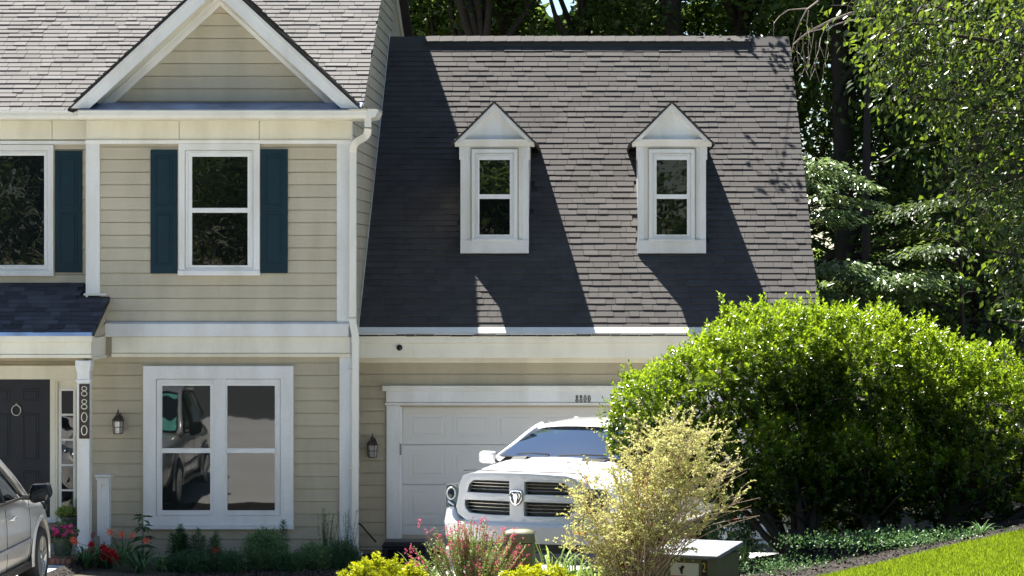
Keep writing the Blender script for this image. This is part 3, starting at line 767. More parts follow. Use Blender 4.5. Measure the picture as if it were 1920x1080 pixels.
PO.part('shaft', MB().box(xa, xb, -.68, -.52, .02, Z(896, -.6)), M['white'], bevel=.006)
PO.part('neck_moulding', MB().box(xa - .012, xb + .012, -.692, -.508, Z(899, -.6), Z(894.5, -.6)), M['white'], bevel=.004)
PO.part('cap', MB().box(xa - .028, xb + .028, -.71, -.49, Z(894, -.6), Z(889, -.6)), M['white'], bevel=.006)
PO.part('badge', MB().lathe([(.0, 0), (.028, 0), (.024, -.006), (0, -.008)], ((xa + xb) / 2, -.681, Z(910, -.6)), 14, 'y'), M['silver'])

# ------------------------------------------------------------------ garage wing
GW = 1.3
GA = Thing('garage_wing', 'garage wing with steep dark shingled roof and two small white dormers', 'garage', (0, 6, 0))
QZ = lambda y: 2.344 + .837 * y
gx0, gx1 = XR + .002, 3.30
dx0, dx1, dzt = X(750, 1.4), X(1412, 1.4), Z(763, 1.35)
core = MB().ext([(GW + .3, 0), (12.2, 0), (12.2, 3.3), (6.8, QZ(6.8) - .15), (GW + .3, QZ(GW + .3) - .15)], gx0, gx1, 'x')
core.box(gx0, dx0 - .01, GW + .004, GW + .29, -.3, 2.7); core.box(dx1 + .01, gx1, GW + .004, GW + .29, 0, 2.7); core.box(dx0 - .01, dx1 + .01, GW + .004, GW + .29, dzt, 2.7)
core.box(gx0, gx1, GW - .02, GW + .29, 2.7, 3.2)
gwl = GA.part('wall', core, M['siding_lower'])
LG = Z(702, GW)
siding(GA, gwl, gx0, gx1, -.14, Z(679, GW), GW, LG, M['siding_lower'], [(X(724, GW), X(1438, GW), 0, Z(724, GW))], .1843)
GA.part('corner_board', MB().box(gx1 - .16, gx1 + .02, GW - .045, GW, .05, 2.66), M['white'], bevel=.004)
# eave
GA.part('drip_edge', MB().box(XR + .01, 3.44, .895, .915, 3.082, 3.118), M['metal_white'])
GA.part('drip_edge', MB().add([(XR + .01, .895, 3.112), (3.44, .895, 3.112), (3.44, 1.0, 3.195), (XR + .01, 1.0, 3.195), (XR + .01, .895, 3.120), (3.44, .895, 3.120), (3.44, 1.0, 3.203), (XR + .01, 1.0, 3.203)], TABF), M['metal_white'])
GA.part('fascia', MB().box(XR + .01, 3.44, .915, .96, Z(643, .92), 3.081), M['cream'], bevel=.003)
GA.part('fascia', MB().box(XR + .01, 3.42, .945, .99, Z(671, .95), Z(643, .92) - .002), M['cream'], bevel=.003)
GA.part('soffit', MB().box(XR + .01, 3.42, .99, GW, Z(671, .95), Z(671, .95) + .02), M['cream'])
GA.part('frieze_moulding', MB().box(XR + .01, 3.34, GW - .06, GW, Z(680, GW), Z(671, .95) - .002), M['cream'], bevel=.004)
SC = Thing('security_camera', 'small round black security camera on the cream fascia above the garage lantern', 'camera', (X(749, .93), .94, Z(652, .93)))
SC.part('housing', MB().lathe([(.0, 0), (.042, 0), (.045, -.02), (.038, -.045), (.02, -.055), (0, -.058)], (X(749, .93), .945, Z(652, .93)), 18, 'y'), M['black'], smooth=True)
SC.part('lens', MB().lathe([(.0, 0), (.016, 0), (.012, -.008), (0, -.010)], (X(749, .93), .888, Z(652, .93)), 12, 'y'), M['blackgloss'], smooth=True)
# door trim
cy0 = Z(723.5, 1.2)
GA.part('door_cornice', MB().ext([(GW, cy0), (GW - .13, cy0), (GW - .13, cy0 - .02), (GW - .10, cy0 - .03), (GW - .08, Z(733, 1.25)), (GW, Z(733, 1.25))], X(717, 1.2), X(1446, 1.2), 'x'), M['white'])
GA.part('door_head', MB().box(X(724, 1.25), X(1438, 1.25), GW - .065, GW, Z(754.5, 1.25), Z(733, 1.25) - .001), M['white'], bevel=.003)
GA.part('door_head_lip', MB().ext([(GW, Z(755, 1.25)), (GW - .09, Z(755, 1.25)), (GW - .075, Z(760, 1.25)), (GW, Z(760, 1.25))], X(722, 1.2), X(1440, 1.2), 'x'), M['white'])
for a, b in ((724.5, 749), (1413, 1437)):
    GA.part('door_casing', MB().box(X(a, 1.25), X(b, 1.25), GW - .055, GW, .04, Z(760.5, 1.25)), M['white'], bevel=.004)
for a, b in ((749.5, 754), (1408, 1412.5)):
    GA.part('weather_strip', MB().box(X(a, 1.3), X(b, 1.3), GW - .02, GW + .09, .04, Z(763, 1.3)), M['white'])
gd = GA.part('garage_door', MB().box(dx0, dx1, GW + .14, GW + .16, .03, dzt - .001), M['garagedoor'])
secs = (763, 834, 909, 984.5, 1060)
sy = GW + .10
for k in range(4):
    zt, zb_ = Z(secs[k], sy), Z(secs[k + 1], sy)
    sec = GA.part('door_section', MB().box(dx0, dx1, sy, sy + .038, max(.03, zb_ + .004), zt - .003), M['garagedoor'], gd, bevel=.004)
    for j in range(8):
        l = 766 + j * 82.6; t, b = secs[k] + 10 + (2 if k == 0 else 0), secs[k + 1] - 13
        xa, xb, za, zb2 = pxr(l, t, l + 71, b, sy)
        if za < .06: za = .06
        w3 = .022
        mb = MB().ring([(xa, za), (xb, za), (xb, zb2), (xa, zb2)], [(xa + w3, za + w3), (xb - w3, za + w3), (xb - w3, zb2 - w3), (xa + w3, zb2 - w3)], sy - .004, sy + .001)
        g3 = .055
        mb.add([(xa + g3, sy, za + g3), (xb - g3, sy, za + g3), (xb - g3, sy, zb2 - g3), (xa + g3, sy, zb2 - g3)] + [(xa + g3 + .02, sy - .006, za + g3 + .02), (xb - g3 - .02, sy - .006, za + g3 + .02), (xb - g3 - .02, sy - .006, zb2 - g3 - .02), (xa + g3 + .02, sy - .006, zb2 - g3 - .02)],
               [(4, 5, 6, 7), (0, 1, 5, 4), (1, 2, 6, 5), (2, 3, 7, 6), (3, 0, 4, 7)])
        GA.part('raised_panel', mb, M['garagedoor'], gd, bevel=.002)
GA.part('hinge', MB().box(X(749.5, 1.25), X(753, 1.25), GW - .062, GW - .05, Z(853, 1.25), Z(832, 1.25)), M['screen'])
nb = GA.part('house_number', MB().box(0, .0001, 0, .0001, 0, .0001), M['ink']) if False else None
for k, ch in enumerate('8800'):
    mb = MB(); digit(mb, ch, X(1081.8 + k * 7.6, 1.23), Z(747.5, 1.23), .047, .108, .017, GW - .072, GW - .064, .35)
    GA.part('house_number', mb, M['ink'])
# garage roof
grf = GA.part('roof', MB().ext([(.93, QZ(.93) - .03), (6.8, QZ(6.8) - .03), (12.6, QZ(6.8) - .837 * 5.8 - .03), (12.6, QZ(6.8) - .837 * 5.8 - .12), (6.8, QZ(6.8) - .13), (.93, QZ(.93) - .10)], XR + .012, 3.43, 'x'), M['felt'])
def clipg(x, y, a0, a1):
    for xc in DORM:
        if abs(x - xc) < .46 and 2.45 < y < 3.9: return False
    return True
DORM = (X(927.5, 2.34), X(1259.5, 2.34))
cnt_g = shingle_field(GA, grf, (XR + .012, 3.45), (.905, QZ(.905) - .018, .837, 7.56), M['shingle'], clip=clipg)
GA.part('step_flashing', MB().ext([(.95, QZ(.95) + .02), (6.8, QZ(6.8) + .02), (6.8, QZ(6.8) + .085), (.95, QZ(.95) + .085)], XR + .025, XR + .033, 'x'), M['metal_white'])
GA.part('rake_board', MB().ext([(.95, QZ(.95) - .035), (6.8, QZ(6.8) - .035), (6.8, QZ(6.8) - .20), (.95, QZ(.95) - .20)], 3.30, 3.42, 'x'), M['white'])
rv0, rv1 = X(800, 6.8), X(1406, 6.8)
GA.part('ridge_vent', MB().ext([(6.60, 7.84), (7.00, 7.84), (7.00, 7.945), (6.8, 8.03), (6.60, 7.945)], rv0 + .01, rv1 - .01, 'x'), M['black'])
n = 24; wd = (rv1 - rv0) / n
def capsec(dz): return [(6.565, 7.932 + dz), (6.80, 8.040 + dz), (7.035, 7.932 + dz)]
capm = MB().add([(0, y_, z_) for y_, z_ in capsec(0)] + [(wd - .003, y_, z_) for y_, z_ in capsec(.002)] + [(0, y_, z_) for y_, z_ in capsec(.014)] + [(wd - .003, y_, z_) for y_, z_ in capsec(.020)],
             [(6, 9, 10, 7), (7, 10, 11, 8), (0, 1, 4, 3), (1, 2, 5, 4), (0, 3, 9, 6), (2, 8, 11, 5), (0, 6, 7, 1), (1, 7, 8, 2), (3, 4, 10, 9), (4, 5, 11, 10)]).mesh('ridge_shingle', M['shingle'])
for k in range(n):
    GA.put('ridge_shingle', capm, (rv0 + k * wd, 0, 0), grf)
for a, b in ((XR + .03, rv0), (rv1, 3.43)):
    GA.part('ridge_cap', MB().add([(a, 6.6, QZ(6.6) + .006), (b, 6.6, QZ(6.6) + .006), (b, 6.8, QZ(6.8) + .012), (a, 6.8, QZ(6.8) + .012), (b, 7.0, QZ(6.6) + .006), (a, 7.0, QZ(6.6) + .006),
        (a, 6.6, QZ(6.6) - .03), (b, 6.6, QZ(6.6) - .03), (b, 7.0, QZ(6.6) - .03), (a, 7.0, QZ(6.6) - .03)], [(0, 1, 2, 3), (3, 2, 4, 5), (6, 9, 8, 7), (0, 6, 7, 1), (5, 4, 8, 9), (0, 3, 5, 9, 6), (1, 7, 8, 4, 2)]), M['shingle'], grf)
def dormer(xc, lab):
    y = 2.34; s = (CAMD + y) / FPX; hw = .525
    zb, za, zct, zcb, zap = Z(475, y), Z(450, y), Z(262, y), Z(275, y), 6.62
    D = GA.part('dormer', MB().ext([(y, zb), (y, zcb + .05), (4.6, zcb + .05), (4.6, QZ(4.6) - .5), (y + .1, zb - .05)], xc - hw + .012, xc + hw - .012, 'x'), M['white'], label=lab)
    for sx in (-1, 1):
        x_ = xc + sx * hw
        GA.part('corner_trim', MB().box(min(x_, x_ - sx * .10), max(x_, x_ - sx * .10), y - .022, y + .10, za, zcb), M['white'], D, bevel=.003)
        GA.part('bracket', MB().box(min(x_ + sx * .018, x_ - sx * .05), max(x_ + sx * .018, x_ - sx * .05), y - .04, y + .14, zcb - .20, zcb), M['white'], D, bevel=.003)
        GA.part('side_trim', MB().ext([(y - .02, zb + .01), (y - .02, zcb), (y + .12, zcb), (y + .12, zb + .13)], min(x_, x_ - sx * .02), max(x_, x_ - sx * .02) , 'x'), M['white'], D)
    GA.part('apron', MB().box(xc - hw, xc + hw, y - .055, y + .05, zb, za), M['white'], D, bevel=.004)
    l = xc / s + 1104
    win(GA, y, (l - 43, 280, l + 43, 452), [(l - 28.5, l + 28.5, [(300, 364.5), (373, 440)])], 7.5, parent=D, sillh=4, step=4, gy=-.018,
        glass=('brightglass', 'darkglass') if xc < 0 else ('darkglass', 'darkglass'))
    GA.part('cornice', MB().ext([(y + .12, zcb), (y - .05, zcb), (y - .075, zcb + .03), (y - .12, zct - .02), (y - .13, zct), (y + .12, zct)], xc - hw - .085, xc + hw + .085, 'x'), M['white'], D, bevel=.003)
    ez = 5.985; eh = .635; k = (zap - ez) / eh
    GA.part('pediment', MB().ext([(xc - .56, zct - .005), (xc + .56, zct - .005), (xc, zap - .04)], y - .02, y + .1), M['white'], D)
    for sx in (-1, 1):
        def bd(mb, s0, s1, y0, y1, zbm):
            xa = lambda sh, z_: xc + sx * (zap - sh - z_) / k
            return mb.ext([(xc, zap - s0), (xa(s0, zbm), zbm), (xa(s1, zbm), zbm), (xc, zap - s1)], y0, y1)
        GA.part('rake_trim', bd(MB(), .02, .10, y - .13, y - .02, zct - .04), M['white'], D, bevel=.003)
        GA.part('rake_trim', bd(MB(), .10, .135, y - .05, y - .02, zct), M['white'], D)
        xe = xc + sx * (eh + .02)
        def slab(d0, d1, ov, mb):
            P = []
            for d in (d0, d1): P += [(xc, y - ov, zap + d), (xe, y - ov, ez - .02 + d), (xe, (ez - 2.344) / .837 + .2, ez - .02 + d), (xc, (zap - 2.344) / .837 + .2, zap + d)]
            return mb.add(P, [(0, 1, 2, 3), (7, 6, 5, 4), (0, 4, 5, 1), (1, 5, 6, 2), (2, 6, 7, 3), (3, 7, 4, 0)])
        mb = slab(-.015, .006, .15, MB())
        L = math.hypot(zap - ez, eh); ux = (xe - xc) / math.hypot(xe - xc, zap - ez + .02); uz = -math.sqrt(1 - ux * ux)
        for q in range(7):
            a, b = q * .135 - .02, min((q + 1) * .135, .92); ov = .155 + random.uniform(0, .02)
            pr = [(a, .004), (b, .004), (b, .018 + random.uniform(0, .008)), (a, .010)]
            yb = (zap + uz * b - 2.344) / .837 + .25
            mb.add([(xc + ux * u + sx * abs(uz) * v, yy, zap + uz * u + abs(ux) * v) for yy in (y - ov, yb) for (u, v) in pr],
                   [(0, 1, 2, 3), (7, 6, 5, 4), (0, 4, 5, 1), (1, 5, 6, 2), (2, 6, 7, 3), (3, 7, 4, 0)])
        GA.part('dormer_roof', mb, M['shingle'], D)
dormer(DORM[0], 'left dormer, its upper pane reflecting sunlit leaves'); dormer(DORM[1], 'right dormer with dark panes')
# ------------------------------------------------------------------ vehicles
def loft(mb, secs):
    """closed body from mirrored half sections [(v,[(u,w)..bottom centre to top centre])]"""
    P = []
    for v, pr in secs:
        full = [(u, v if not callable(v) else v(u), w_) for u, w_ in pr] + [(-u, v if not callable(v) else v(u), w_) for u, w_ in pr[-2:0:-1]]
        P.append(full)
    n = len(P[0]); k = len(mb.v)
    for r_ in P: mb.v += [tuple(p) for p in r_]
    for i in range(len(P) - 1):
        for j in range(n): mb.f.append((k + i * n + j, k + i * n + (j + 1) % n, k + (i + 1) * n + (j + 1) % n, k + (i + 1) * n + j))
    mb.f.append(tuple(k + j for j in range(n))); e = k + (len(P) - 1) * n; mb.f.append(tuple(e + j for j in range(n))[::-1])
    return mb
def carve(me_mb, mat, cutters, name, sub=2):
    """subdivide the loft, cut the wheel arches out, bake to a mesh"""
    me = me_mb.mesh(name, mat, True); o = link('work', me)
    s_ = o.modifiers.new('s', 'SUBSURF'); s_.levels = sub; s_.render_levels = sub
    cs = []
    for c_ in cutters:
        co = link('cut', c_.mesh('cut', mat)); cs.append(co)
        b = o.modifiers.new('b', 'BOOLEAN'); b.operation = 'DIFFERENCE'; b.solver = 'EXACT'; b.object = co
    dg = bpy.context.evaluated_depsgraph_get(); dg.update()
    out = bpy.data.meshes.new_from_object(o.evaluated_get(dg)); out.name = name
    for q in cs + [o]: bpy.data.objects.remove(q)
    if not out.materials: out.materials.append(mat)
    return out
def wheel(T, u, v, r, wd, side, spokes=5, label=None):
    """side +1: the outer face looks to +u"""
    s = side
    t = T.part('wheel', MB().lathe([(r * .60, -wd * .5), (r * .93, -wd * .5), (r, -wd * .36), (r, wd * .36), (r * .93, wd * .5), (r * .70, wd * .5), (r * .66, wd * .42), (r * .60, wd * .40)], (u, v, r), 40, 'x'), M['tyre'], smooth=True, label=label)
    mb = MB()
    k = len(mb.v); o_ = s * wd
    mb.lathe([(r * .70, o_ * .46), (r * .69, o_ * .50), (r * .63, o_ * .47), (r * .60, o_ * .22), (r * .2, o_ * .20)] if s > 0 else [(r * .2, o_ * .20), (r * .60, o_ * .22), (r * .63, o_ * .47), (r * .69, o_ * .50), (r * .70, o_ * .46)], (u, v, r), 36, 'x')
    T.part('rim', mb, M['rim'], t, smooth=True)
    T.part('brake_disc', MB().lathe([(r * .05, o_ * .205), (r * .5, o_ * .205), (r * .5, o_ * .215), (r * .05, o_ * .215)], (u, v, r), 30, 'x'), M['screen'], t)
    for q in range(spokes):
        a = 2 * math.pi * q / spokes + .3
        c_, s_ = math.cos(a), math.sin(a); mb = MB()
        for w0 in (-1, 1):
            pts = [(r * .10, w0 * .02), (r * .16, w0 * .055 * r / .33), (r * .64, w0 * .050 * r / .33), (r * .64, w0 * .015)]
            poly = [(v + p * c_ - q2 * s_, r + p * s_ + q2 * c_) for p, q2 in pts]
            mb.ext(poly, u + o_ * .36, u + o_ * .47, 'x')
        T.part('spoke', mb, M['rim'], t, bevel=.004)
    T.part('hub_cap', MB().lathe([(0, o_ * .36), (r * .17, o_ * .36), (r * .15, o_ * .49), (0, o_ * .50)][:: 1 if s > 0 else -1], (u, v, r), 18, 'x'), M['rim'], t, smooth=True)
    return t

# white pickup, nose towards the street, turned 22 degrees
TY = -7.3; TX = (973 - 1104) * (CAMD + TY) / FPX
TR = Thing('pickup_truck', 'white pickup truck parked nose out before the garage door', 'truck', (TX, TY, .37), -R(22), local=True)
BK = .14
def bw(u, v, w_): return (u, v + BK * u * u * (1 if abs(u) < 1.2 else 1), w_)
WF, WR, WRAD = .98, 4.35, .40
def tsec(v, f=1., top=1.36, sh=1.18, hw=1.0, low=.50, crown=.02):
    return (lambda u, v=v: v + BK * u * u * f, [(0, low), (hw * .90, low), (hw, low + .12), (hw * 1.005, .82), (hw, sh - .10), (hw * .955, sh), (hw * .83, sh + .055), (hw * .76, top - .07), (hw * .66, top - .015), (0, top + crown)])
secs = [tsec(.05, 1, 1.29, 1.10, .985, .62), tsec(.09, 1, 1.335, 1.14, .992, .56), tsec(.20, 1, 1.365, 1.17, 1.0, .50), tsec(.55, .7, 1.40, 1.20, 1.003, .46), tsec(1.0, .3, 1.43, 1.22, 1.005, .46, .03),
        tsec(1.36, .1, 1.45, 1.24, 1.0, .46, .03), tsec(1.44, .05, 1.40, 1.25, 1.0, .46, .0), tsec(2.0, 0, 1.34, 1.27, 1.0, .46, 0), tsec(3.3, 0, 1.34, 1.28, 1.0, .46, 0), tsec(4.9, 0, 1.30, 1.25, 1.0, .5, 0), tsec(5.45, 0, 1.30, 1.24, .99, .55, 0)]
body = loft(MB(), secs)
cuts = [MB().lathe([(.49, -.34), (.49, .34)], (sx * .93, vv, .44), 28, 'x') for sx in (-1, 1) for vv in (WF + .02, WR)]
tb = TR.part('body', carve(body, M['truckpaint'], cuts, 'body', 2), M['truckpaint'], auto=35)
TR.part('underbody', MB().box(-.86, .86, .3, 5.3, .36, .95), M['black'])
for u in (-.86, .86):
    for v in (WF, WR): wheel(TR, u, v, WRAD, .27, 1 if u > 0 else -1)
# front end, everything curved with the nose
def H2(py): return 3.73 - (py - 500) * .006132
fr = MB().bend(lambda *p: p)
def mir(pts): return pts + [(-u, w_) for u, w_ in pts[::-1]]
outer = [(0, H2(886)), (-.30, H2(887)), (-.60, H2(889.5)), (-.705, H2(895)), (-.755, H2(908)), (-.775, H2(930)), (-.81, H2(955)), (-.785, H2(967)), (-.68, H2(978)), (-.64, H2(980)), (-.3, H2(981)), (0, H2(981))]
def openp(top):
    if top: return [(-.095, H2(902)), (-.40, H2(902)), (-.57, H2(903)), (-.625, H2(911)), (-.645, H2(921)), (-.65, H2(926)), (-.40, H2(926)), (-.095, H2(926))]
    return [(-.09, H2(940)), (-.40, H2(940)), (-.685, H2(940.5)), (-.69, H2(950)), (-.675, H2(957)), (-.62, H2(965)), (-.40, H2(966.5)), (-.09, H2(966.5))]
# surround as a solid plate with four openings cut through
def dens(pts, n=6):
    out = []
    for i in range(len(pts)):
        a, b = pts[i], pts[(i + 1) % len(pts)]; k = max(1, int(math.hypot(b[0] - a[0], b[1] - a[1]) / .05))
        for j in range(k): out.append((a[0] + (b[0] - a[0]) * j / k, a[1] + (b[1] - a[1]) * j / k))
    return out
# grid plate: cells in (u,w), kept if inside outer and outside the openings
def inside(p, poly):
    x, y = p; c_ = False; n = len(poly); j = n - 1
    for i in range(n):
        xi, yi = poly[i]; xj, yj = poly[j]
        if (yi > y) != (yj > y) and x < (xj - xi) * (y - yi) / (yj - yi) + xi: c_ = not c_
        j = i
    return c_
OUT = outer + [(-u, w_) for u, w_ in outer[-2:0:-1]]
OPS = []
for tp in (True, False):
    q = openp(tp); OPS.append(q); OPS.append([(-u, w_) for u, w_ in q])
plate = MB().ext(dens(OUT), -.075, .03); pm = plate.mesh('work', M['truckpaint'])
wo_ = link('work', pm)
cts = []
for q in OPS:
    c_ = link('cut', MB().ext(q, -.3, .3).mesh('cut', M['truckpaint'])); cts.append(c_)
    b = wo_.modifiers.new('b', 'BOOLEAN'); b.operation = 'DIFFERENCE'; b.solver = 'EXACT'; b.object = c_
bv = wo_.modifiers.new('v', 'BEVEL'); bv.width = .022; bv.segments = 3; bv.limit_method = 'ANGLE'; bv.angle_limit = R(50)
dg = bpy.context.evaluated_depsgraph_get(); dg.update()
pm2 = bpy.data.meshes.new_from_object(wo_.evaluated_get(dg)); pm2.name = 'grille_surround'
for q in cts + [wo_]: bpy.data.objects.remove(q)
bm = bmesh.new(); bm.from_mesh(pm2); bmesh.ops.triangulate(bm, faces=bm.faces[:]); bmesh.ops.subdivide_edges(bm, edges=[e for e in bm.edges if e.calc_length() > .12], cuts=2, use_grid_fill=False); bmesh.ops.triangulate(bm, faces=bm.faces[:]); bm.to_mesh(pm2); bm.free()
for v in pm2.vertices: v.co.y += BK * v.co.x ** 2 * 1.0 + .012
if not pm2.materials: pm2.materials.append(M['truckpaint'])
gs = TR.part('grille_surround', pm2, M['truckpaint'], auto=40)
TR.part('grille_backing', MB().grid([[bw(u, .042, w_) for u in np.linspace(-.74, .74, 13)] for w_ in (.83, 1.30)]), M['black'])
for q, tp in zip(OPS, (1, 1, 0, 0)):
    z0, z1 = min(p[1] for p in q), max(p[1] for p in q); nbar = 3
    for k in range(nbar):
        zz = z0 + (z1 - z0) * (k + 1) / (nbar + 1) + .004
        us = [p[0] for p in q]; a, b = min(us), max(us)
        ins = .055 if ((tp and k == 2) or (not tp and k == 0)) else .012
        if a < -.3: a += ins
        else: b -= ins
        pts = [bw(u, 0, 0) for u in np.linspace(a, b, 9)]
        P = [[(p[0], p[1] + dv, zz + dz) for dv, dz in ((.035, -.006), (-.020, -.004), (-.022, .000), (-.018, .004), (.035, .006))] for p in pts]
        TR.part('grille_bar', MB().grid(P), M['silver'], gs, smooth=False)
# shield badge with a horned head in relief
ex, ez = 0., H2(932.5)
sh = [(-.068, ez + .085), (-.082, ez + .05), (-.075, ez - .02), (-.045, ez - .065), (0, ez - .092), (.045, ez - .065), (.075, ez - .02), (.082, ez + .05), (.068, ez + .085), (0, ez + .092)]
sh = [(u + ex, w_) for u, w_ in sh]
em = TR.part('badge', MB().ext(sh, -.095, -.06), M['chrome'], bevel=.006)
TR.part('badge_field', MB().ext([(u * .84, ez + (w_ - ez) * .84) for u, w_ in sh], -.0985, -.09), M['blackgloss'], em)
mb = MB()
mb.ext([(-.020, ez + .050), (-.026, ez + .02), (-.016, ez - .02), (-.010, ez - .060), (0, ez - .070), (.010, ez - .060), (.016, ez - .02), (.026, ez + .02), (.020, ez + .050)], -.108, -.098)
for s_ in (-1, 1):
    mb.tube([(s_ * .016, -.104, ez + .045), (s_ * .035, -.107, ez + .062), (s_ * .055, -.106, ez + .05), (s_ * .060, -.104, ez + .020), (s_ * .048, -.104, ez - .005), (s_ * .034, -.104, ez + .005), (s_ * .036, -.104, ez + .022)], [.012, .015, .014, .012, .010, .007, .004], 6)
TR.part('badge_emblem', mb, M['chrome'], em)
# headlights
for s_ in (-1, 1):
    hp = [(-.985, H2(915)), (-.79, H2(912)), (-.785, H2(930)), (-.825, H2(955)), (-.845, H2(961)), (-.99, H2(960)), (-1.0, H2(940))]
    hp = [(u * -s_, w_) for u, w_ in hp]
    def hb(x, y, z): return (x, y + BK * x * x + .20 * max(0, abs(x) - .86), z)
    hl_ = TR.part('headlight', MB().ext(dens(hp), -.02, .12).bend(hb), M['lens'], label=None)
    ux = s_ * .90; wz = H2(931)
    def hc(rad, dy): return (ux, hb(ux, 0, 0)[1] + dy, wz)
    TR.part('projector', MB().lathe([(0, 0), (.040, 0), (.046, -.012), (.03, -.022), (0, -.026)], (ux, hb(ux, 0, 0)[1] - .016, wz), 18, 'y'), M['carglass'], hl_, smooth=True)
    TR.part('lamp_ring', MB().tube([(ux + .052 * math.cos(t), hb(ux, 0, 0)[1] - .030 + (-s_ * -.25) * 0, wz + .068 * math.sin(t)) for t in np.linspace(0, 2 * math.pi, 22)], .0095, 6), M['vinyl'], hl_, smooth=True)
    TR.part('indicator', MB().tube([hb(s_ * u_, -.03, H2(953) + .02 * k) for k, u_ in enumerate((.85, .89, .94))], .014, 6), M['rim'], hl_)
    TR.part('lamp_bezel', MB().ring(dens(hp), [((u - ux) * .965 + ux, wz + (w_ - wz) * .965) for u, w_ in dens(hp)], -.026, -.012).bend(hb), M['rim'], hl_)
# bumper with sensors, lower slot, fog lamp pockets
def bump_sec():
    prof = [(.12, .96), (-.02, .93), (-.085, .775), (-.10, .755), (-.095, .72), (-.075, .60), (-.05, .55), (.10, .53)]
    P = []
    for u in np.linspace(-1.02, 1.02, 25):
        k = max(0, abs(u) - .86) ** 2 * 5.5
        up = -.0 if abs(u) > .84 else -.0
        P.append([(u, BK * u * u + a + k - .03, min(w_, .96 if abs(u) > .80 else .80)) for a, w_ in prof])
    return P
bp = TR.part('bumper', MB().grid(bump_sec()), M['truckpaint'], auto=30)
for u in (-.78, -.31, .24, .72):
    TR.part('sensor', MB().tube([(u + .013 * math.cos(t), BK * u * u - .122, .707 + .013 * math.sin(t)) for t in np.linspace(0, 2 * math.pi, 13)], .003, 4), M['screen'], bp)
TR.part('lower_grille', MB().grid([[bw(u, -.085, w_) for u in np.linspace(-.60, .60, 9)] for w_ in (.46, .56)]), M['black'])
TR.part('air_dam', MB().grid([[bw(u, dv, w_) for u in np.linspace(-.95, .95, 11)] for dv, w_ in ((-.06, .47), (-.09, .44), (-.05, .32))]), M['screen'])
for s_ in (-1, 1):
    TR.part('fog_lamp', MB().ext(dens([(s_ * .72, .55), (s_ * .93, .57), (s_ * .93, .66), (s_ * .74, .64)]), -.075, .0).bend(lambda x, y, z: (x, y + BK * x * x + max(0, abs(x) - .86) ** 2 * 5.5 - .012, z)), M['black'], bp)
# hood seam, hood vents, glass, roof
TR.part('hood_seam', MB().tube([bw(u, .012 - .02 * 0, H2(884.5) - .12 * max(0, abs(u) - .55) ** 1.3) for u in np.linspace(-.74, .74, 21)], .006, 5), M['black'])
hz_ = lambda u, v: 1.385 + .045 * v - .02 * abs(u)
def hoodz(u, v): return np.interp(v, [.2, .55, 1.0, 1.36], [1.385, 1.42, 1.46, 1.48]) - .045 * abs(u) / .66
for s_ in (-1, 1):
    P = [[(s_ * (.36 + .24 * i / 4), 1.0 + .075 * j + .03 * i, hoodz(.45, 1.02) + (.006, .038, .034)[j] - .012 * i * .5) for i in range(5)] for j in range(3)]
    TR.part('hood_vent', MB().grid([P[0], P[1]]), M['black'], tb)
    TR.part('hood_vent_lip', MB().grid([P[1], [(p[0], p[1] + .16, p[2] - .034) for p in P[1]]]), M['truckpaint'], tb)
wsb, wst = (.86, 1.40, 1.44), (.66, 2.12, 1.865)
CZ = lambda z: 1.42 + (z - 1.42) * .72
P = []
for t in np.linspace(0, 1, 9):
    hw, v0, z0 = [a + (b - a) * t for a, b in zip(wsb, wst)]
    P.append([(u, v0 - .13 * (1 - (u / hw) ** 2) * (1 - .25 * t), z0 + .05 * t * (1 - (u / hw) ** 2) + .03 * math.sin(math.pi * t)) for u in np.linspace(-hw, hw, 15)])
P = [[(p[0], p[1], CZ(p[2])) for p in r_] for r_ in P]
TR.part('windscreen', MB().grid(P), M['shield'], smooth=True)
TR.part('windscreen_seal', MB().tube([p for p in P[0]] + [r_[-1] for r_ in P[1:]] , .010, 5), M['black'])
TR.part('windscreen_seal', MB().tube([r_[0] for r_ in P], .012, 5), M['black'])
for s_ in (-1, 1):
    pl = [(s_ * .885, 1.40, 1.40), (s_ * .80, 1.66, 1.58), (s_ * .735, 1.92, 1.75), (s_ * .69, 2.12, 1.86), (s_ * .67, 2.25, 1.90)]
    pl = [(p[0], p[1], CZ(p[2])) for p in pl]
    TR.part('pillar', MB().tube(pl, [.045, .042, .040, .040, .04], 8), M['truckpaint'], smooth=True)
roof = []
for v, z0, hw in ((2.06, 1.875, .64), (2.12, 1.905, .67), (2.3, 1.93, .70), (3.0, 1.95, .71), (3.5, 1.92, .69), (3.6, 1.86, .66)):
    roof.append([(u, v - (.11 if v < 2.2 else .03) * (1 - (u / hw) ** 2), z0 + .045 * (1 - (u / hw) ** 2) - .03 * abs(u / hw) ** 6) for u in np.linspace(-hw, hw, 13)])
roof = [[(p[0], p[1], CZ(p[2])) for p in r_] for r_ in roof]
TR.part('roof', MB().grid(roof), M['truckpaint'], smooth=True, label=None)
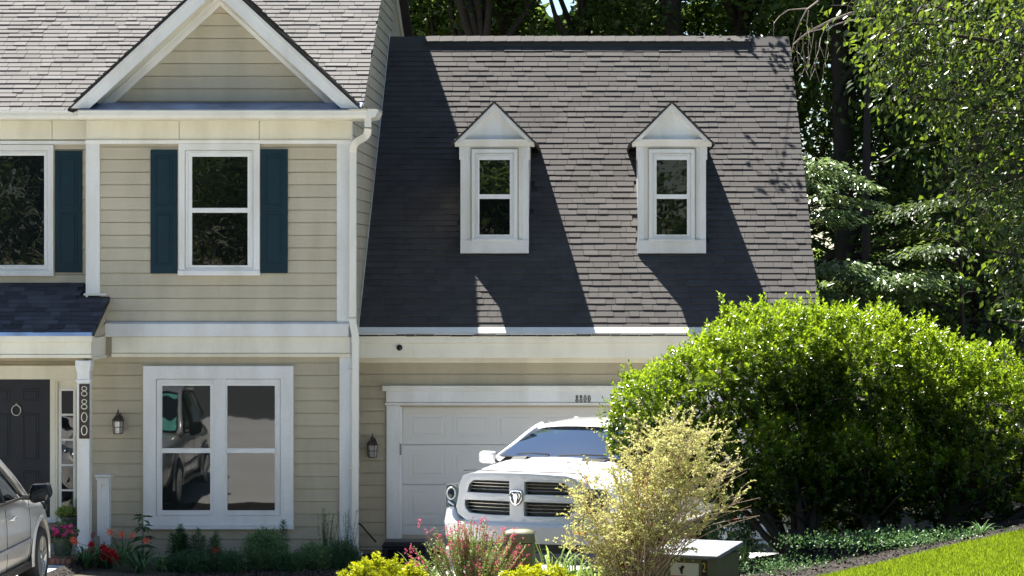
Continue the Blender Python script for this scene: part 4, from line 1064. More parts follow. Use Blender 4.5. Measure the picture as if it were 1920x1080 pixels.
for s_ in (-1, 1):
    sp = [[(s_ * .965, 1.50, 1.31), (s_ * .965, 3.55, 1.33)], [(s_ * .72, 2.2, CZ(1.885)), (s_ * .71, 3.45, CZ(1.90))]]
    TR.part('side_window', MB().grid(sp), M['carglass'])
    TR.part('pillar', MB().tube([(s_ * .965, 2.62, 1.31), (s_ * .73, 2.70, CZ(1.90))], .045, 6), M['truckpaint'])
    TR.part('pillar', MB().tube([(s_ * .965, 3.58, 1.31), (s_ * .70, 3.52, CZ(1.90))], .06, 6), M['truckpaint'])
    # mirror: square shell on an arm
    TR.part('door_mirror', MB().box(s_ * 1.06 if s_ > 0 else -1.28, s_ * 1.28 if s_ > 0 else -1.06, 1.66, 1.80, 1.31, 1.46), M['truckpaint'], bevel=.045)
    TR.part('mirror_arm', MB().tube([(s_ * .93, 1.72, 1.33), (s_ * 1.10, 1.73, 1.36)], .03, 6), M['black'])
TR.part('rear_window', MB().grid([[(-.9, 3.62, 1.32), (.9, 3.62, 1.32)], [(-.66, 3.56, CZ(1.88)), (.66, 3.56, CZ(1.88))]]), M['carglass'])
for u0, u1 in ((-.62, -.18), (-.05, .55)):
    TR.part('wiper', MB().tube([(u0, 1.30 + .1 * abs(u0), 1.465), ((u0 + u1) / 2, 1.285, 1.485), (u1, 1.31 + .1 * abs(u1), 1.475)], .009, 5), M['black'])
TR.part('dash_tray', MB().box(-.2, .28, 1.52, 1.66, 1.46, 1.475), M['screen'])

# silver crossover, nose towards the house
CAR = Thing('parked_car', 'silver crossover car parked before the front door with a teal foil sunshade', 'car', (-7.80, -5.15, .14), local=True); CAR.e.scale = (1.12, 1.12, 1.12)
def csec(v, top, sh, hw, low=.28, f=0.):
    return (v, [(0, low), (hw * .88, low), (hw * .97, low + .08), (hw, .62), (hw * .985, sh - .16), (hw * .955, sh - .02), (hw * .86, sh + .03), (hw * .6, top), (0, top + .03)])
cs = [csec(-3.75, .95, .85, .80, .42), csec(-3.62, 1.02, .98, .88, .34), csec(-3.2, 1.06, 1.05, .915), csec(-2.4, 1.06, 1.06, .92), csec(-1.5, 1.05, 1.05, .92), csec(-.95, 1.05, 1.04, .92), csec(-.6, 1.07, 1.02, .92),
      csec(-.2, 1.06, .99, .925), csec(.25, 1.02, .94, .92), csec(.62, .93, .86, .88), csec(.82, .80, .74, .78, .26), csec(.90, .66, .60, .66, .28)]
cuts = [MB().lathe([(.385, -.26), (.385, .26)], (sx * .86, vv, .36), 32, 'x') for sx in (-1, 1) for vv in (0, -2.70)]
cb = CAR.part('body', carve(loft(MB(), cs), M['carpaint'], cuts, 'body', 2), M['carpaint'], auto=35)
CAR.part('underbody', MB().box(-.74, .74, -3.5, .6, .22, .75), M['black'])
for u in (-.83, .83):
    for v in (0, -2.70): wheel(CAR, u, v, .335, .215, 1 if u > 0 else -1)
    s_ = 1 if u > 0 else -1
    for v in (0, -2.70):
        P = []
        for t in np.linspace(R(-12), R(192), 25):
            P.append([(s_ * (.900 + a_), v + (.385 + b_) * math.cos(t), .36 + (.385 + b_) * math.sin(t)) for a_, b_ in ((0, 0), (.036, .0), (.040, .018), (.018, .05))])
        CAR.part('wheel_arch', MB().grid(P), M['carpaint'], cb, smooth=True)
    CAR.part('side_moulding', MB().box(min(s_ * .915, s_ * .935), max(s_ * .915, s_ * .935), -2.2, -.50, .55, .60), M['screen'], cb, bevel=.006)
    CAR.part('sill_moulding', MB().box(min(s_ * .86, s_ * .925), max(s_ * .86, s_ * .925), -2.25, -.46, .27, .34), M['black'], cb, bevel=.01)
    for vv in (-.55, -1.62):
        CAR.part('door_seam', MB().tube([(s_ * .905, vv - .02, 1.02), (s_ * .924, vv, .80), (s_ * .927, vv, .5), (s_ * .915, vv + (.0 if vv < -1 else -.12), .36)], .0035, 4), M['black'], cb)
    for vv in (-1.46, -2.42):
        h = CAR.part('door_handle', MB().tube([(s_ * .925, vv - .09, .895), (s_ * .962, vv - .06, .90), (s_ * .962, vv + .06, .905), (s_ * .925, vv + .09, .905)], .014, 8), M['carpaint'], cb, smooth=True)
    # greenhouse side
    A = [(.905, -.62, 1.05), (.905, -2.9, 1.09)]; B = [(.68, -1.50, 1.60), (.66, -2.9, 1.60)]
    CAR.part('side_window', MB().grid([[(s_ * .885, -.92, 1.07), (s_ * .885, -1.60, 1.08)], [(s_ * .70, -1.55, 1.56), (s_ * .70, -1.66, 1.57)]]), M['carglass'])
    CAR.part('side_window', MB().grid([[(s_ * .885, -1.66, 1.08), (s_ * .885, -2.6, 1.10)], [(s_ * .70, -1.72, 1.57), (s_ * .69, -2.55, 1.56)]]), M['carglass'])
    CAR.part('side_window', MB().grid([[(s_ * .885, -2.68, 1.10), (s_ * .86, -3.3, 1.14)], [(s_ * .69, -2.63, 1.56), (s_ * .68, -3.05, 1.50)]]), M['carglass'])
    CAR.part('pillar', MB().tube([(s_ * .86, -.50, 1.04), (s_ * .80, -.88, 1.28), (s_ * .73, -1.28, 1.50), (s_ * .67, -1.62, 1.625), (s_ * .665, -2.3, 1.66), (s_ * .66, -3.0, 1.62)], [.035, .036, .036, .038, .038, .04], 8), M['carpaint'], smooth=True)
    CAR.part('window_frame', MB().tube([(s_ * .895, -.78, 1.055), (s_ * .80, -1.12, 1.30), (s_ * .705, -1.54, 1.575), (s_ * .70, -2.4, 1.585)], .020, 6), M['black'])
    CAR.part('window_frame', MB().tube([(s_ * .90, -.75, 1.06), (s_ * .90, -2.6, 1.09)], .016, 6), M['black'])
    CAR.part('pillar', MB().tube([(s_ * .89, -1.63, 1.06), (s_ * .70, -1.69, 1.60)], .030, 6), M['black'])
    mr = CAR.part('door_mirror', MB().ext([(s_ * .98, 1.03), (s_ * 1.02, 1.0), (s_ * 1.17, 1.04), (s_ * 1.20, 1.10), (s_ * 1.17, 1.215), (s_ * 1.0, 1.21), (s_ * .975, 1.12)], -.86, -.66), M['blackgloss'], bevel=.03)
    CAR.part('mirror_glass', MB().ext([(s_ * 1.01, 1.045), (s_ * 1.15, 1.075), (s_ * 1.168, 1.11), (s_ * 1.15, 1.19), (s_ * 1.02, 1.19), (s_ * .998, 1.12)], -.868, -.858), M['glass'], mr)
    CAR.part('mirror_arm', MB().tube([(s_ * .88, -.76, 1.06), (s_ * 1.02, -.77, 1.06)], .03, 6), M['black'])
    hl2 = CAR.part('headlight', MB().grid([[(s_ * .50, .79, .73), (s_ * .70, .70, .755), (s_ * .84, .50, .80), (s_ * .90, .26, .86)], [(s_ * .48, .72, .835), (s_ * .68, .60, .88), (s_ * .80, .40, .91), (s_ * .87, .22, .92)]]).bend(lambda x, y, z: (x * 1.02, y + .07, z)), M['lens'], smooth=True)
    for uu, vv, zz in ((.60, .80, .80), (.74, .68, .83)):
        CAR.part('headlight_bulb', MB().lathe([(0, .0), (.05, .0), (.04, .03), (0, .035)], (s_ * uu, vv + .02, zz), 14, 'y'), M['chrome'], hl2, smooth=True)
    CAR.part('fog_lamp', MB().ext([(s_ * .45, .36), (s_ * .70, .38), (s_ * .66, .50), (s_ * .48, .48)], .70, .86), M['black'], bevel=.01)
CAR.part('windscreen', MB().grid([[(u, v0 + .16 * (1 - (u / .82) ** 2), z0) for u in np.linspace(-hw, hw, 11)] for hw, v0, z0 in ((.84, -.56, 1.06), (.78, -.92, 1.29), (.70, -1.30, 1.49), (.66, -1.55, 1.59))]), M['carglass'], smooth=True)
CAR.part('roof', MB().grid([[(u, v + (.12 if v > -1.7 else 0) * (1 - (u / hw) ** 2), z0 + .05 * (1 - (u / hw) ** 2)) for u in np.linspace(-hw, hw, 9)] for v, z0, hw in ((-1.55, 1.60, .66), (-1.9, 1.66, .67), (-2.5, 1.67, .67), (-3.1, 1.62, .66), (-3.3, 1.56, .64))]), M['carpaint'], smooth=True)
CAR.part('rear_window', MB().grid([[(-.8, -3.62, 1.08), (.8, -3.62, 1.08)], [(-.63, -3.32, 1.55), (.63, -3.32, 1.55)]]), M['carglass'])
CAR.part('grille', MB().ext([(-.45, .58), (.45, .58), (.42, .70), (-.42, .70)], .86, .925), M['black'], bevel=.01)
CAR.part('lower_grille', MB().ext([(-.5, .33), (.5, .33), (.42, .46), (-.42, .46)], .84, .915), M['black'], bevel=.01)
SS = Thing('windscreen_sunshade', 'crinkled teal foil sunshade standing behind the windscreen of the silver car', 'sunshade', (-7.80, -5.15 - .7 * 1.12, .14 + 1.08 * 1.12), local=True); SS.e.scale = (1.12, 1.12, 1.12)
SS.part('foil', MB().grid([[(u, v0 + .15 * (1 - (u / .82) ** 2) + .012 * math.sin(u * 31 + z0 * 17), z0 - 1.08) for u in np.linspace(-hw, hw, 41)] for hw, v0, z0 in [(.80 - .14 * t, -.60 - .93 * t + .735, 1.10 + .48 * t) for t in np.linspace(0, 1, 7)]]), M['teal'], smooth=True)

# ------------------------------------------------------------------ boxes and posts in the garden
def gp(px, d, H0=True):
    x = X(px, -d); return x, -d, Hs(x, -d)
# transformer cabinet
tx, ty, tz = gp(1297, 11.4); tz += .02
TF = Thing('transformer_box', 'olive green steel utility box with pale top and yellow numbers behind the tan shrub', 'utility box', (tx, ty, tz), R(-22), local=True)
hh = Z(1024, -11.4) - tz
tbx = TF.part('cabinet', MB().box(-.40, .36, -.30, .40, 0, hh - .07), M['olivemetal'], bevel=.012)
TF.part('lid', MB().add([(-.43, -.34, hh - .085), (.39, -.34, hh - .085), (.39, .44, hh - .03), (-.43, .44, hh - .03), (-.43, -.34, hh - .045), (.39, -.34, hh - .045), (.39, .44, hh + .02), (-.43, .44, hh + .02)], TABF), M['greypaint'], bevel=.012)
TF.part('door_seam', MB().box(-.025, -.015, -.306, -.29, .08, hh - .1), M['black'], tbx)
nt_ = TF.part('notice', MB().box(-.11, .18, -.308, -.301, hh - .56, hh - .13), M['sign'])
TF.part('notice_band', MB().box(-.11, .05, -.311, -.3085, hh - .30, hh - .255), M['signred'], nt_)
o = TF.put('notice_text', text_mesh('WARNING', .045, M['sign'], .001), (-.03, -.3125, hh - .278), nt_)
for k in range(5):
    TF.part('text_line', MB().box(-.09, .10 + .05 * (k % 3), -.310, -.3082, hh - .34 - .03 * k, hh - .332 - .03 * k), M['ink'], nt_)
TF.part('hazard_figure', MB().ext([(.0, hh - .24), (.015, hh - .24), (.02, hh - .19), (.04, hh - .17), (.012, hh - .15), (-.01, hh - .18), (-.03, hh - .17), (-.012, hh - .20)], -.311, -.3082), M['ink'], nt_)
TF.part('number_strip', MB().box(.21, .265, -.309, -.301, hh - .56, hh - .095), M['ink'], tbx)
for k, ch in enumerate('2B'):
    TF.put('number', text_mesh(ch, .13, M['signyellow'], .001, .62), (.2375, -.3105, hh - .17 - .13 * k), tbx)
for k, ch in enumerate('34'):
    TF.put('number', text_mesh(ch, .055, M['signyellow'], .001, .75), (.03 + .09 * k, -.303, hh - .105), tbx)
# pedestal
px_, py_, pz_ = gp(973, 11)
PD = Thing('utility_pedestal', 'olive green rounded plastic utility pedestal among the pink flowers before the truck', 'utility pedestal', (px_, py_, pz_), R(-8), local=True)
hp_ = Z(993, -11) - pz_
sil = [(.165, 0), (.16, .15), (.155, hp_ - .10), (.150, hp_ - .045), (.132, hp_ - .015), (.09, hp_)]
mb = MB(); P = []
for r_, h in sil + [(.0, hp_ + .004)]:
    ring = []
    for j in range(28):
        t = 2 * math.pi * j / 28; c_, s_ = math.cos(t), math.sin(t); q = (abs(c_) ** 5 + abs(s_) ** 5) ** (-1 / 5)
        ring.append((r_ * c_ * q, r_ * s_ * q * .85, h))
    P.append(ring + [ring[0]])
pdd = PD.part('shell', mb.grid(P), M['olive'], smooth=False, auto=50)
PD.part('cap_seam', MB().tube([(p[0] * 1.003, p[1] * 1.003, hp_ - .125) for p in [(.1575 * math.cos(t) * (abs(math.cos(t)) ** 5 + abs(math.sin(t)) ** 5) ** -.2, .134 * math.sin(t) * (abs(math.cos(t)) ** 5 + abs(math.sin(t)) ** 5) ** -.2) for t in np.linspace(0, 2 * math.pi, 29)]], .0035, 4), M['black'], pdd)
# black hose box on the ground left of the garage door
hx = X(760, .2); HB = Thing('hose_reel_box', 'black plastic hose reel box on the ground at the foot of the garage door', 'hose box', (hx, .2, -.2))
w2 = .32; ht = Z(1013, .2)
HB.part('body', MB().box(hx - w2, hx + w2, .02, .40, -.2, ht - .09), M['black'], bevel=.02)
HB.part('lid', MB().ext([(hx - w2 - .02, ht - .085), (hx + w2 + .02, ht - .085), (hx + w2 - .03, ht), (hx - w2 + .03, ht)], -.01, .43), M['black'], bevel=.015)
HB.part('front_recess', MB().box(hx - w2 + .08, hx + w2 - .10, .008, .019, ht - .25, ht - .11), M['blackgloss'])
HB.part('reel', MB().lathe([(.05, 0), (.055, -.02), (.04, -.025), (.0, -.025)], (hx, .008, ht - .18), 18, 'y'), M['black'])
HB.part('hose', MB().tube([(hx + .01, .0, ht - .22), (hx + .012, -.015, ht - .26), (hx + .02, -.03, -.15)], .012, 8), M['screen'], smooth=True)
CB = tag(link('black_cable', MB().tube([(X(672, 1), 1.1, .28), (X(676, 1), 1.1, .26), (X(690, 1), 1.05, .14), (X(705, 1), 1.0, .02)], .014, 6).mesh('black_cable', M['black'], True)), 'black cable running down the tan siding to the hose box', 'cable')

# ------------------------------------------------------------------ border plants
def strap_blades(mb_list, x, y, z, n, L, wd, spread, rs):
    """arching strap leaves as folded strips"""
    V = []; F = []; T = []
    for k in range(n):
        a = rs.uniform(0, 2 * math.pi); l = L * rs.uniform(.65, 1.1); out = spread * rs.uniform(.35, 1.0); dr = rs.uniform(.2, .9) * l * (out / spread)
        w_ = wd * rs.uniform(.7, 1.2); ca, sa = math.cos(a), math.sin(a); tn = rs.random(); k0 = len(V); S = 7
        for i in range(S + 1):
            t = i / S; r_ = out * (t ** 1.3); h = l * (1.15 * t - .30 * t * t) - dr * t ** 3
            ww = w_ * (1 - t ** 3) * .5 + .0008; bx, by = x + ca * (r_ + .02), y + sa * (r_ + .02)
            V += [(bx - sa * ww, by + ca * ww, z + h), (bx + sa * ww, by - ca * ww, z + h)]; T += [tn, tn]
        for i in range(S): F.append((k0 + 2 * i, k0 + 2 * i + 1, k0 + 2 * i + 3, k0 + 2 * i + 2))
    return V, F, T
def tint_mesh(name, V, F, T, mat):
    me = bpy.data.meshes.new(name); me.from_pydata(V, [], F); me.materials.append(mat)
    at = me.attributes.new('tint', 'FLOAT', 'POINT'); at.data.foreach_set('value', np.array(T, np.float32)); return me
def flower(x, y, z, r, rs, n=6, up=.6, layers=1):
    c = []; d = []; nn = []
    face = np.array([rs.gauss(0, .5), -1 + rs.gauss(0, .3), up])
    face /= np.linalg.norm(face); a = np.cross(face, [0, 0, 1]); a /= np.linalg.norm(a); b = np.cross(face, a)
    for L_ in range(layers):
        for k in range(n):
            t = 2 * math.pi * (k + .5 * L_) / n; rd = a * math.cos(t) + b * math.sin(t)
            c.append([x, y, z]); d.append(rd * (.9 - .25 * L_) + face * (.45 + .4 * L_)); nn.append(face)
    return np.array(c), np.array(d), np.array(nn), np.full(len(c), r)
class Plant:
    def __init__(s, name, label, cat, x, y, group=None):
        s.x, s.y, s.z = x, y, Hs(x, y) + .03; s.T = Thing(name, label, cat, (x, y, s.z), group=group, local=True)
        s.rs = random.Random(hash(label) & 0xffff if False else sum(map(ord, label))); s.rg = np.random.default_rng(sum(map(ord, label)))
    def straps(s, n, L, wd, spread, mat):
        V, F, T = strap_blades(None, 0, 0, 0, n, L, wd, spread, s.rs); s.T.part('leaves', tint_mesh('leaves', V, F, T, M[mat]), None, kind='stuff')
    def blob(s, n, c, rad, ln, wd, mat, name='foliage', upw=.6, shell=.45, cl=14, cr=.05):
        rg = s.rg; m_ = max(1, n // cl); u = unit(rg.normal(size=(m_, 3))); r_ = (shell + (1 - shell) * rg.random(m_) ** .6)[:, None]
        cc = np.array(c) + u * r_ * np.array(rad); cc = cc[cc[:, 2] > .0]; m_ = len(cc)
        p = np.repeat(cc, cl, 0) + rg.normal(0, cr, (m_ * cl, 3)); d = unit(np.repeat(u[:m_], cl, 0) * .7 + rg.normal(0, .6, (m_ * cl, 3)) + [0, 0, upw])
        v = leaf_arrays(p, d, unit(rg.normal(size=(len(p), 3)) + [0, 0, 1]), rg.uniform(.7, 1.2, len(p)) * ln, rg.uniform(.7, 1.2, len(p)) * wd)
        tn = np.clip(np.repeat(rg.random(m_), cl) * .5 + rg.random(len(p)) * .5, 0, 1)
        return s.T.part(name, leaf_mesh(name, v, M[mat], tn), None, kind='stuff')
    def stalk(s, dx, dy, h, r_=.006, lean=(0, 0), mat='stem', name='stem'):
        pts = [(dx + lean[0] * t * t, dy + lean[1] * t * t, h * t) for t in np.linspace(0, 1, 5)]
        return s.T.part(name, MB().tube(pts, [r_, r_, r_ * .9, r_ * .8, r_ * .6], 5), M[mat]), pts[-1]
    def bloom(s, p, r_, mat, n=6, wd=.4, layers=1, up=.5):
        c, d, nn, L_ = flower(*p, r_, s.rs, n, up, layers)
        s.T.part('flower', leaf_mesh('flower', leaf_arrays(c, d, nn, L_, L_ * wd, .15), M[mat], s.rg.random(len(c))), None)
    def whorl(s, dx, dy, h, ln, wd, mat, dens_=160, z0=.08, name='leafy_stem'):
        s.stalk(dx, dy, h, .007)
        n = int(dens_ * h); rg = s.rg; t = np.linspace(z0, 1.0, n); a = np.arange(n) * 2.4
        c = np.stack([np.full(n, dx), np.full(n, dy), t * h], 1); el = .25 + .9 * t ** 5
        d = np.stack([np.cos(a), np.sin(a), el], 1); L_ = ln * (1.05 - .55 * t ** 3) * rg.uniform(.85, 1.15, n)
        v = leaf_arrays(c, d, np.tile([0, 0, 1.], (n, 1)), L_, wd, .2)
        s.T.part(name, leaf_mesh(name, v, M[mat]), None, kind='stuff')
def fx(px, y): return X(px, y)
def lily(px, d, h, label, bloomcol=None, n=1):
    P = Plant('lily_plant', label, 'plant', fx(px, -d), -d, 'leafy lily stems under the double window')
    for k in range(n):
        dx, dy = (0, 0) if k == 0 else (P.rs.uniform(-.10, .10), P.rs.uniform(-.1, .1))
        P.whorl(dx * 1.3, dy, h * (1 if k == 0 else P.rs.uniform(.75, .95)), .13, .016, 'green2', 230)
    if bloomcol:
        for k in range(3): P.bloom((P.rs.uniform(-.04, .04), -.05, h * .55 + P.rs.uniform(-.02, .03)), .06, bloomcol, layers=2)
lily(338, 1.1, .62, 'tallest leafy lily clump under the left half of the double window', n=7)
lily(372, 1.0, .55, 'plain leafy lily stems just right of the tallest clump', n=3)
lily(405, 1.2, .52, 'leafy lily with a red bloom low on its stem', 'coral', 3)
lily(531, .9, .66, 'lone spiky lily stem rising behind the round green clump', n=1)
# daylilies: two clumps at the column
dl = Plant('daylily_clump', 'arching daylily clump with deep red blooms at the foot of the porch column', 'plant', fx(196, -1.9), -1.9)
dl.straps(120, .62, .022, .55, 'green2')
for (px, py, c_, r_) in ((170, 1036, 'red', .085), (173, 1022, 'red', .07), (192, 1028, 'red', .08), (200, 1036, 'red', .10), (210, 1040, 'red', .10), (206, 1050, 'red', .09), (215, 1046, 'red', .07), (169, 1046, 'red', .06), (196, 1045, 'red', .08)):
    q = (X(px, -2.1) - dl.x, -.2, Z(py, -2.1) - dl.z); dl.stalk(0, 0, q[2], .005, (q[0], q[1])); dl.bloom(q, r_, c_, 6, .5, 2)
d2 = Plant('daylily_clump', 'daylily clump with pale coral blooms in front of the short white post', 'plant', fx(232, -1.2), -1.2)
d2.straps(75, .66, .022, .42, 'green1')
for (px, py) in ((206, 999), (228, 1003), (250, 1006), (139, 1016), (275, 1015)):
    q = (X(px, -1.5) - d2.x, -.3, Z(py, -1.5) - d2.z); d2.stalk(0, 0, q[2], .005, (q[0], q[1])); d2.bloom(q, .075, 'coral', 6, .42, 1)
d3 = Plant('tall_drooping_plant', 'tall plant with drooping dark leaves before the left edge of the double window', 'plant', fx(268, -.9), -.9)
d3.stalk(0, 0, .72, .009)
for h, n_, L_ in ((.72, 9, .16), (.60, 8, .18), (.45, 8, .2), (.32, 10, .2)):
    c = np.tile([0, 0, h], (n_, 1)) + d3.rg.normal(0, .012, (n_, 3)); a = np.arange(n_) * 2 * math.pi / n_ + h * 9
    dd = np.stack([np.cos(a), np.sin(a), d3.rg.uniform(-.6, .25, n_)], 1)
    d3.T.part('leaf_whorl', leaf_mesh('leaf_whorl', leaf_arrays(c, dd, np.tile([0, 0, 1.], (n_, 1)), L_, .055), M['green2']), None)
d3.straps(60, .42, .026, .34, 'green1')
s1 = Plant('sedum_clump', 'round mid green leafy clump below the right half of the double window', 'plant', fx(497, -1.2), -1.2)
s1.blob(9000, (0, 0, .26), (.33, .28, .30), .030, .016, 'green1', cl=16, cr=.028, shell=.3)
for k in range(26):
    a, r_ = s1.rs.uniform(0, 6.28), s1.rs.uniform(.05, .24); s1.stalk(r_ * .4 * math.cos(a), r_ * .4 * math.sin(a), s1.rs.uniform(.25, .5), .005, (r_ * math.cos(a), r_ * math.sin(a)))
s2 = Plant('sedum_clump', 'lower spreading green clump left of the downspout', 'plant', fx(592, -1.2), -1.2)
s2.blob(6500, (0, 0, .15), (.30, .26, .22), .028, .014, 'green1', cl=16, cr=.028, shell=.3)
s3 = Plant('ferny_clump', 'dark feathery clump at the foot of the downspout', 'plant', fx(642, -1.1), -1.1)
s3.blob(9000, (0, 0, .12), (.27, .22, .27), .055, .005, 'green2', cl=18, cr=.03, shell=.2, upw=1.0)
def wispy(px, d, n, h, label, mat='green2'):
    P = Plant('wispy_plant', label, 'plant', fx(px, -d), -d)
    C = []; D = []; mb = MB()
    for k in range(n):
        a = P.rs.uniform(0, 6.28); r_ = P.rs.uniform(.02, .24); hh_ = h * P.rs.uniform(.55, 1.05); L0 = (r_ * math.cos(a), r_ * .6 * math.sin(a))
        pts = [(L0[0] * (.25 + .75 * t), L0[1] * (.25 + .75 * t), hh_ * t) for t in np.linspace(0, 1, 6)]
        mb.tube(pts, .0022, 3)
        for j in range(26):
            t = P.rs.uniform(.25, 1.0); b_ = P.rs.uniform(0, 6.28)
            C.append((L0[0] * (.25 + .75 * t), L0[1] * (.25 + .75 * t), hh_ * t)); D.append((math.cos(b_), math.sin(b_), P.rs.uniform(.3, 1.6)))
    P.T.part('stems', mb, M['stem'], kind='stuff')
    C = np.array(C); v = leaf_arrays(C, np.array(D), rdir(len(C)), P.rg.uniform(.02, .05, len(C)), .006, .1)
    P.T.part('foliage', leaf_mesh('foliage', v, M[mat]), None, kind='stuff')
wispy(612, .75, 34, .80, 'wispy grey green plant rising before the siding left of the downspout')
wispy(650, .7, 14, .85, 'thin wispy stems rising in front of the downspout')
for px, d, n_, L_, sp_, mat_, lab in ((160, 2.3, 60, .55, .5, 'green2', 'dark strap leaves arching in front of the brick step'), (300, 1.7, 60, .42, .38, 'green1', 'strap leaved clump at the lower left corner of the double window'), (262, 2.2, 70, .48, .45, 'green2', 'dark strap leaves in the middle of the front bed')):
    P = Plant('strap_leaf_clump', lab, 'plant', fx(px, -d), -d, 'dark strap leaved plants in the front bed'); P.straps(n_, L_, .022, sp_, mat_)
for px, d, n_, r_, h_, lab in ((352, 1.6, 3600, .28, .18, 'dense dark leafy mound under the lily stems'), (425, 1.5, 2600, .22, .17, 'dark leafy mound right of the red lily'), (545, 1.5, 1600, .16, .12, 'low dark mound between the two green clumps')):
    P = Plant('leafy_mound', lab, 'plant', fx(px, -d), -d, 'low leafy mounds in the front bed'); P.blob(n_, (0, 0, .10), (r_, r_ * .8, h_), .075, .013, 'green2', cl=14, cr=.03, shell=.3, upw=.8)
# potted plants
def pot(px, py_top, wpx, d, z0, label, group='green flower pots by the door'):
    x = X(px, -d); s = (CAMD - d) / FPX; r_ = wpx / 2 * s; h = Z(py_top, -d) - z0
    T = Thing('flower_pot', label, 'flower pot', (x, -d, z0), group=group, local=True)
    T.part('pot', MB().lathe([(r_ * .72, 0), (r_ * .78, h * .1), (r_ * .98, h * .82), (r_ * 1.06, h * .84), (r_ * 1.07, h), (r_ * .95, h), (r_ * .93, h * .93), (0, h * .93)], (0, 0, 0), 28), M['pot'], auto=40)
    T.part('soil', MB().lathe([(0, h * .935), (r_ * .92, h * .935), (r_ * .9, h * .95), (0, h * .955)], (0, 0, 0), 20), M['soil'])
    return T, x, -d, z0 + h, r_
T, x, y, z, r_ = pot(118, 1008, 40, 2.05, .175, 'green pot of magenta flowers on the lower brick step')
P = Plant('potted_flowers', 'magenta and coral flowers spilling over the pot on the lower step', 'flowers', x, y); P.T.e.location.z = z; P.z = z
P.blob(1500, (0, 0, .03), (.19, .17, .14), .045, .028, 'green2', cl=10, cr=.03)
for k in range(30):
    P.bloom((P.rs.uniform(-.14, .17), P.rs.uniform(-.17, -.05), P.rs.uniform(.04, .17)), .036, 'magenta', 5, .8, 1)
for k in range(5): P.bloom((.17 + P.rs.uniform(-.03, .04), -.15, -.02 + P.rs.uniform(-.04, .04)), .045, 'coral', 6, .5, 1)
T, x, y, z, r_ = pot(133, 968, 38, .5, .37, 'green pot of yellow green grass on the upper step behind the column')
P = Plant('potted_grass', 'yellow green grassy plant in the upper pot beside the sidelight', 'plant', x, y); P.T.e.location.z = z; P.z = z
P.blob(900, (-.05, 0, .04), (.15, .12, .09), .05, .016, 'lime', cl=10, cr=.02)
P.whorl(.02, .02, .34, .05, .006, 'green2', 320); P.whorl(.07, 0, .25, .05, .006, 'green2', 320); P.whorl(-.03, .03, .22, .05, .006, 'green2', 320)

# ------------------------------------------------------------------ garden in front of the drive
def euon(px, d, wpx, top, label):
    x = X(px, -d); P = Plant('yellow_shrub', label, 'shrub', x, -d, 'low yellow leaved shrubs along the bottom of the garden')
    s = (CAMD - d) / FPX; r_ = wpx / 2 * s; h = Z(top, -d) - P.z
    rg = P.rg; n = int(900 * r_ / .3); u = unit(rg.normal(size=(n, 3)) * [1, 1, .9] + [0, 0, .3]); u = u[u[:, 2] > -.3]; n = len(u)
    lump = 1 + .16 * np.sin(u[:, 0] * 7 + px) * np.cos(u[:, 1] * 6) + .10 * np.sin(u[:, 0] * 17 + u[:, 2] * 9)
    c = u * np.array([r_ * 1.08, r_ * .8, h * .50]) * (rg.uniform(.72, 1.03, n) * lump)[:, None] + [0, 0, h * .44]
    cl = 9; a = np.tile(np.arange(cl) * 2.4, n); q = np.repeat(u, cl, 0); e1 = unit(np.cross(q, [0.3, .2, 1])); e2 = np.cross(q, e1)
    d_ = unit((e1 * np.cos(a)[:, None] + e2 * np.sin(a)[:, None]) * .8 + q * .5 + [0, 0, .45])
    v = leaf_arrays(np.repeat(c, cl, 0) + q * rg.uniform(0, .03, n * cl)[:, None], d_, q, rg.uniform(.03, .05, n * cl), rg.uniform(.014, .022, n * cl))
    P.T.part('foliage', leaf_mesh('foliage', v, M['yellow']), None, kind='stuff')
    for k in range(9):
        a = P.rs.uniform(0, 6.28); P.stalk(0, 0, h * .6, .006, (r_ * .6 * math.cos(a), r_ * .5 * math.sin(a)), 'twig')
euon(712, 11.2, 120, 1043, 'bright yellow shrub at the bottom edge left of the pink flowers')
euon(776, 11.6, 62, 1062, 'smaller yellow shrub joining the bright yellow one on its right')
euon(1012, 12.0, 150, 1062, 'yellow green shrub at the foot of the utility pedestal')
# pink flower bush
ga = Plant('pink_flower_bush', 'airy green bush with many small pink flowers left of the utility pedestal', 'flower bush', X(880, -11.3), -11.3)
mb = MB(); C = []; D = []; FC = []; FD = []; rs = ga.rs
for k in range(210):
    a = rs.uniform(0, 6.28); r_ = rs.uniform(.05, .62) ; hgt = rs.uniform(.62, 1.0) * (1.08 - .35 * (r_ / .6) ** 2)
    ex_, ey_ = r_ * math.cos(a) * 1.0, r_ * .5 * math.sin(a)
    pts = [(ex_ * t ** .8, ey_ * t ** .8, hgt * (t - .12 * t * t) * 1.1) for t in np.linspace(0, 1, 6)]
    mb.tube(pts, .0025, 3)
    for j in range(60):
        t = rs.uniform(.35, 1.0); b_ = rs.uniform(0, 6.28)
        C.append((ex_ * t ** .8, ey_ * t ** .8, hgt * (t - .12 * t * t) * 1.1)); D.append((math.cos(b_), math.sin(b_), rs.uniform(.2, 1.2)))
    if rs.random() < .5:
        for j in range(rs.randint(4, 9)):
            t = rs.uniform(.80, 1.08)
            p = np.array((ex_ * t ** .8, ey_ * t ** .8, hgt * (t - .12 * t * t) * 1.1)) + np.array([rs.gauss(0, .012) for _ in range(3)])
            for q in range(5):
                FC.append(p); FD.append([rs.gauss(0, 1) for _ in range(3)])
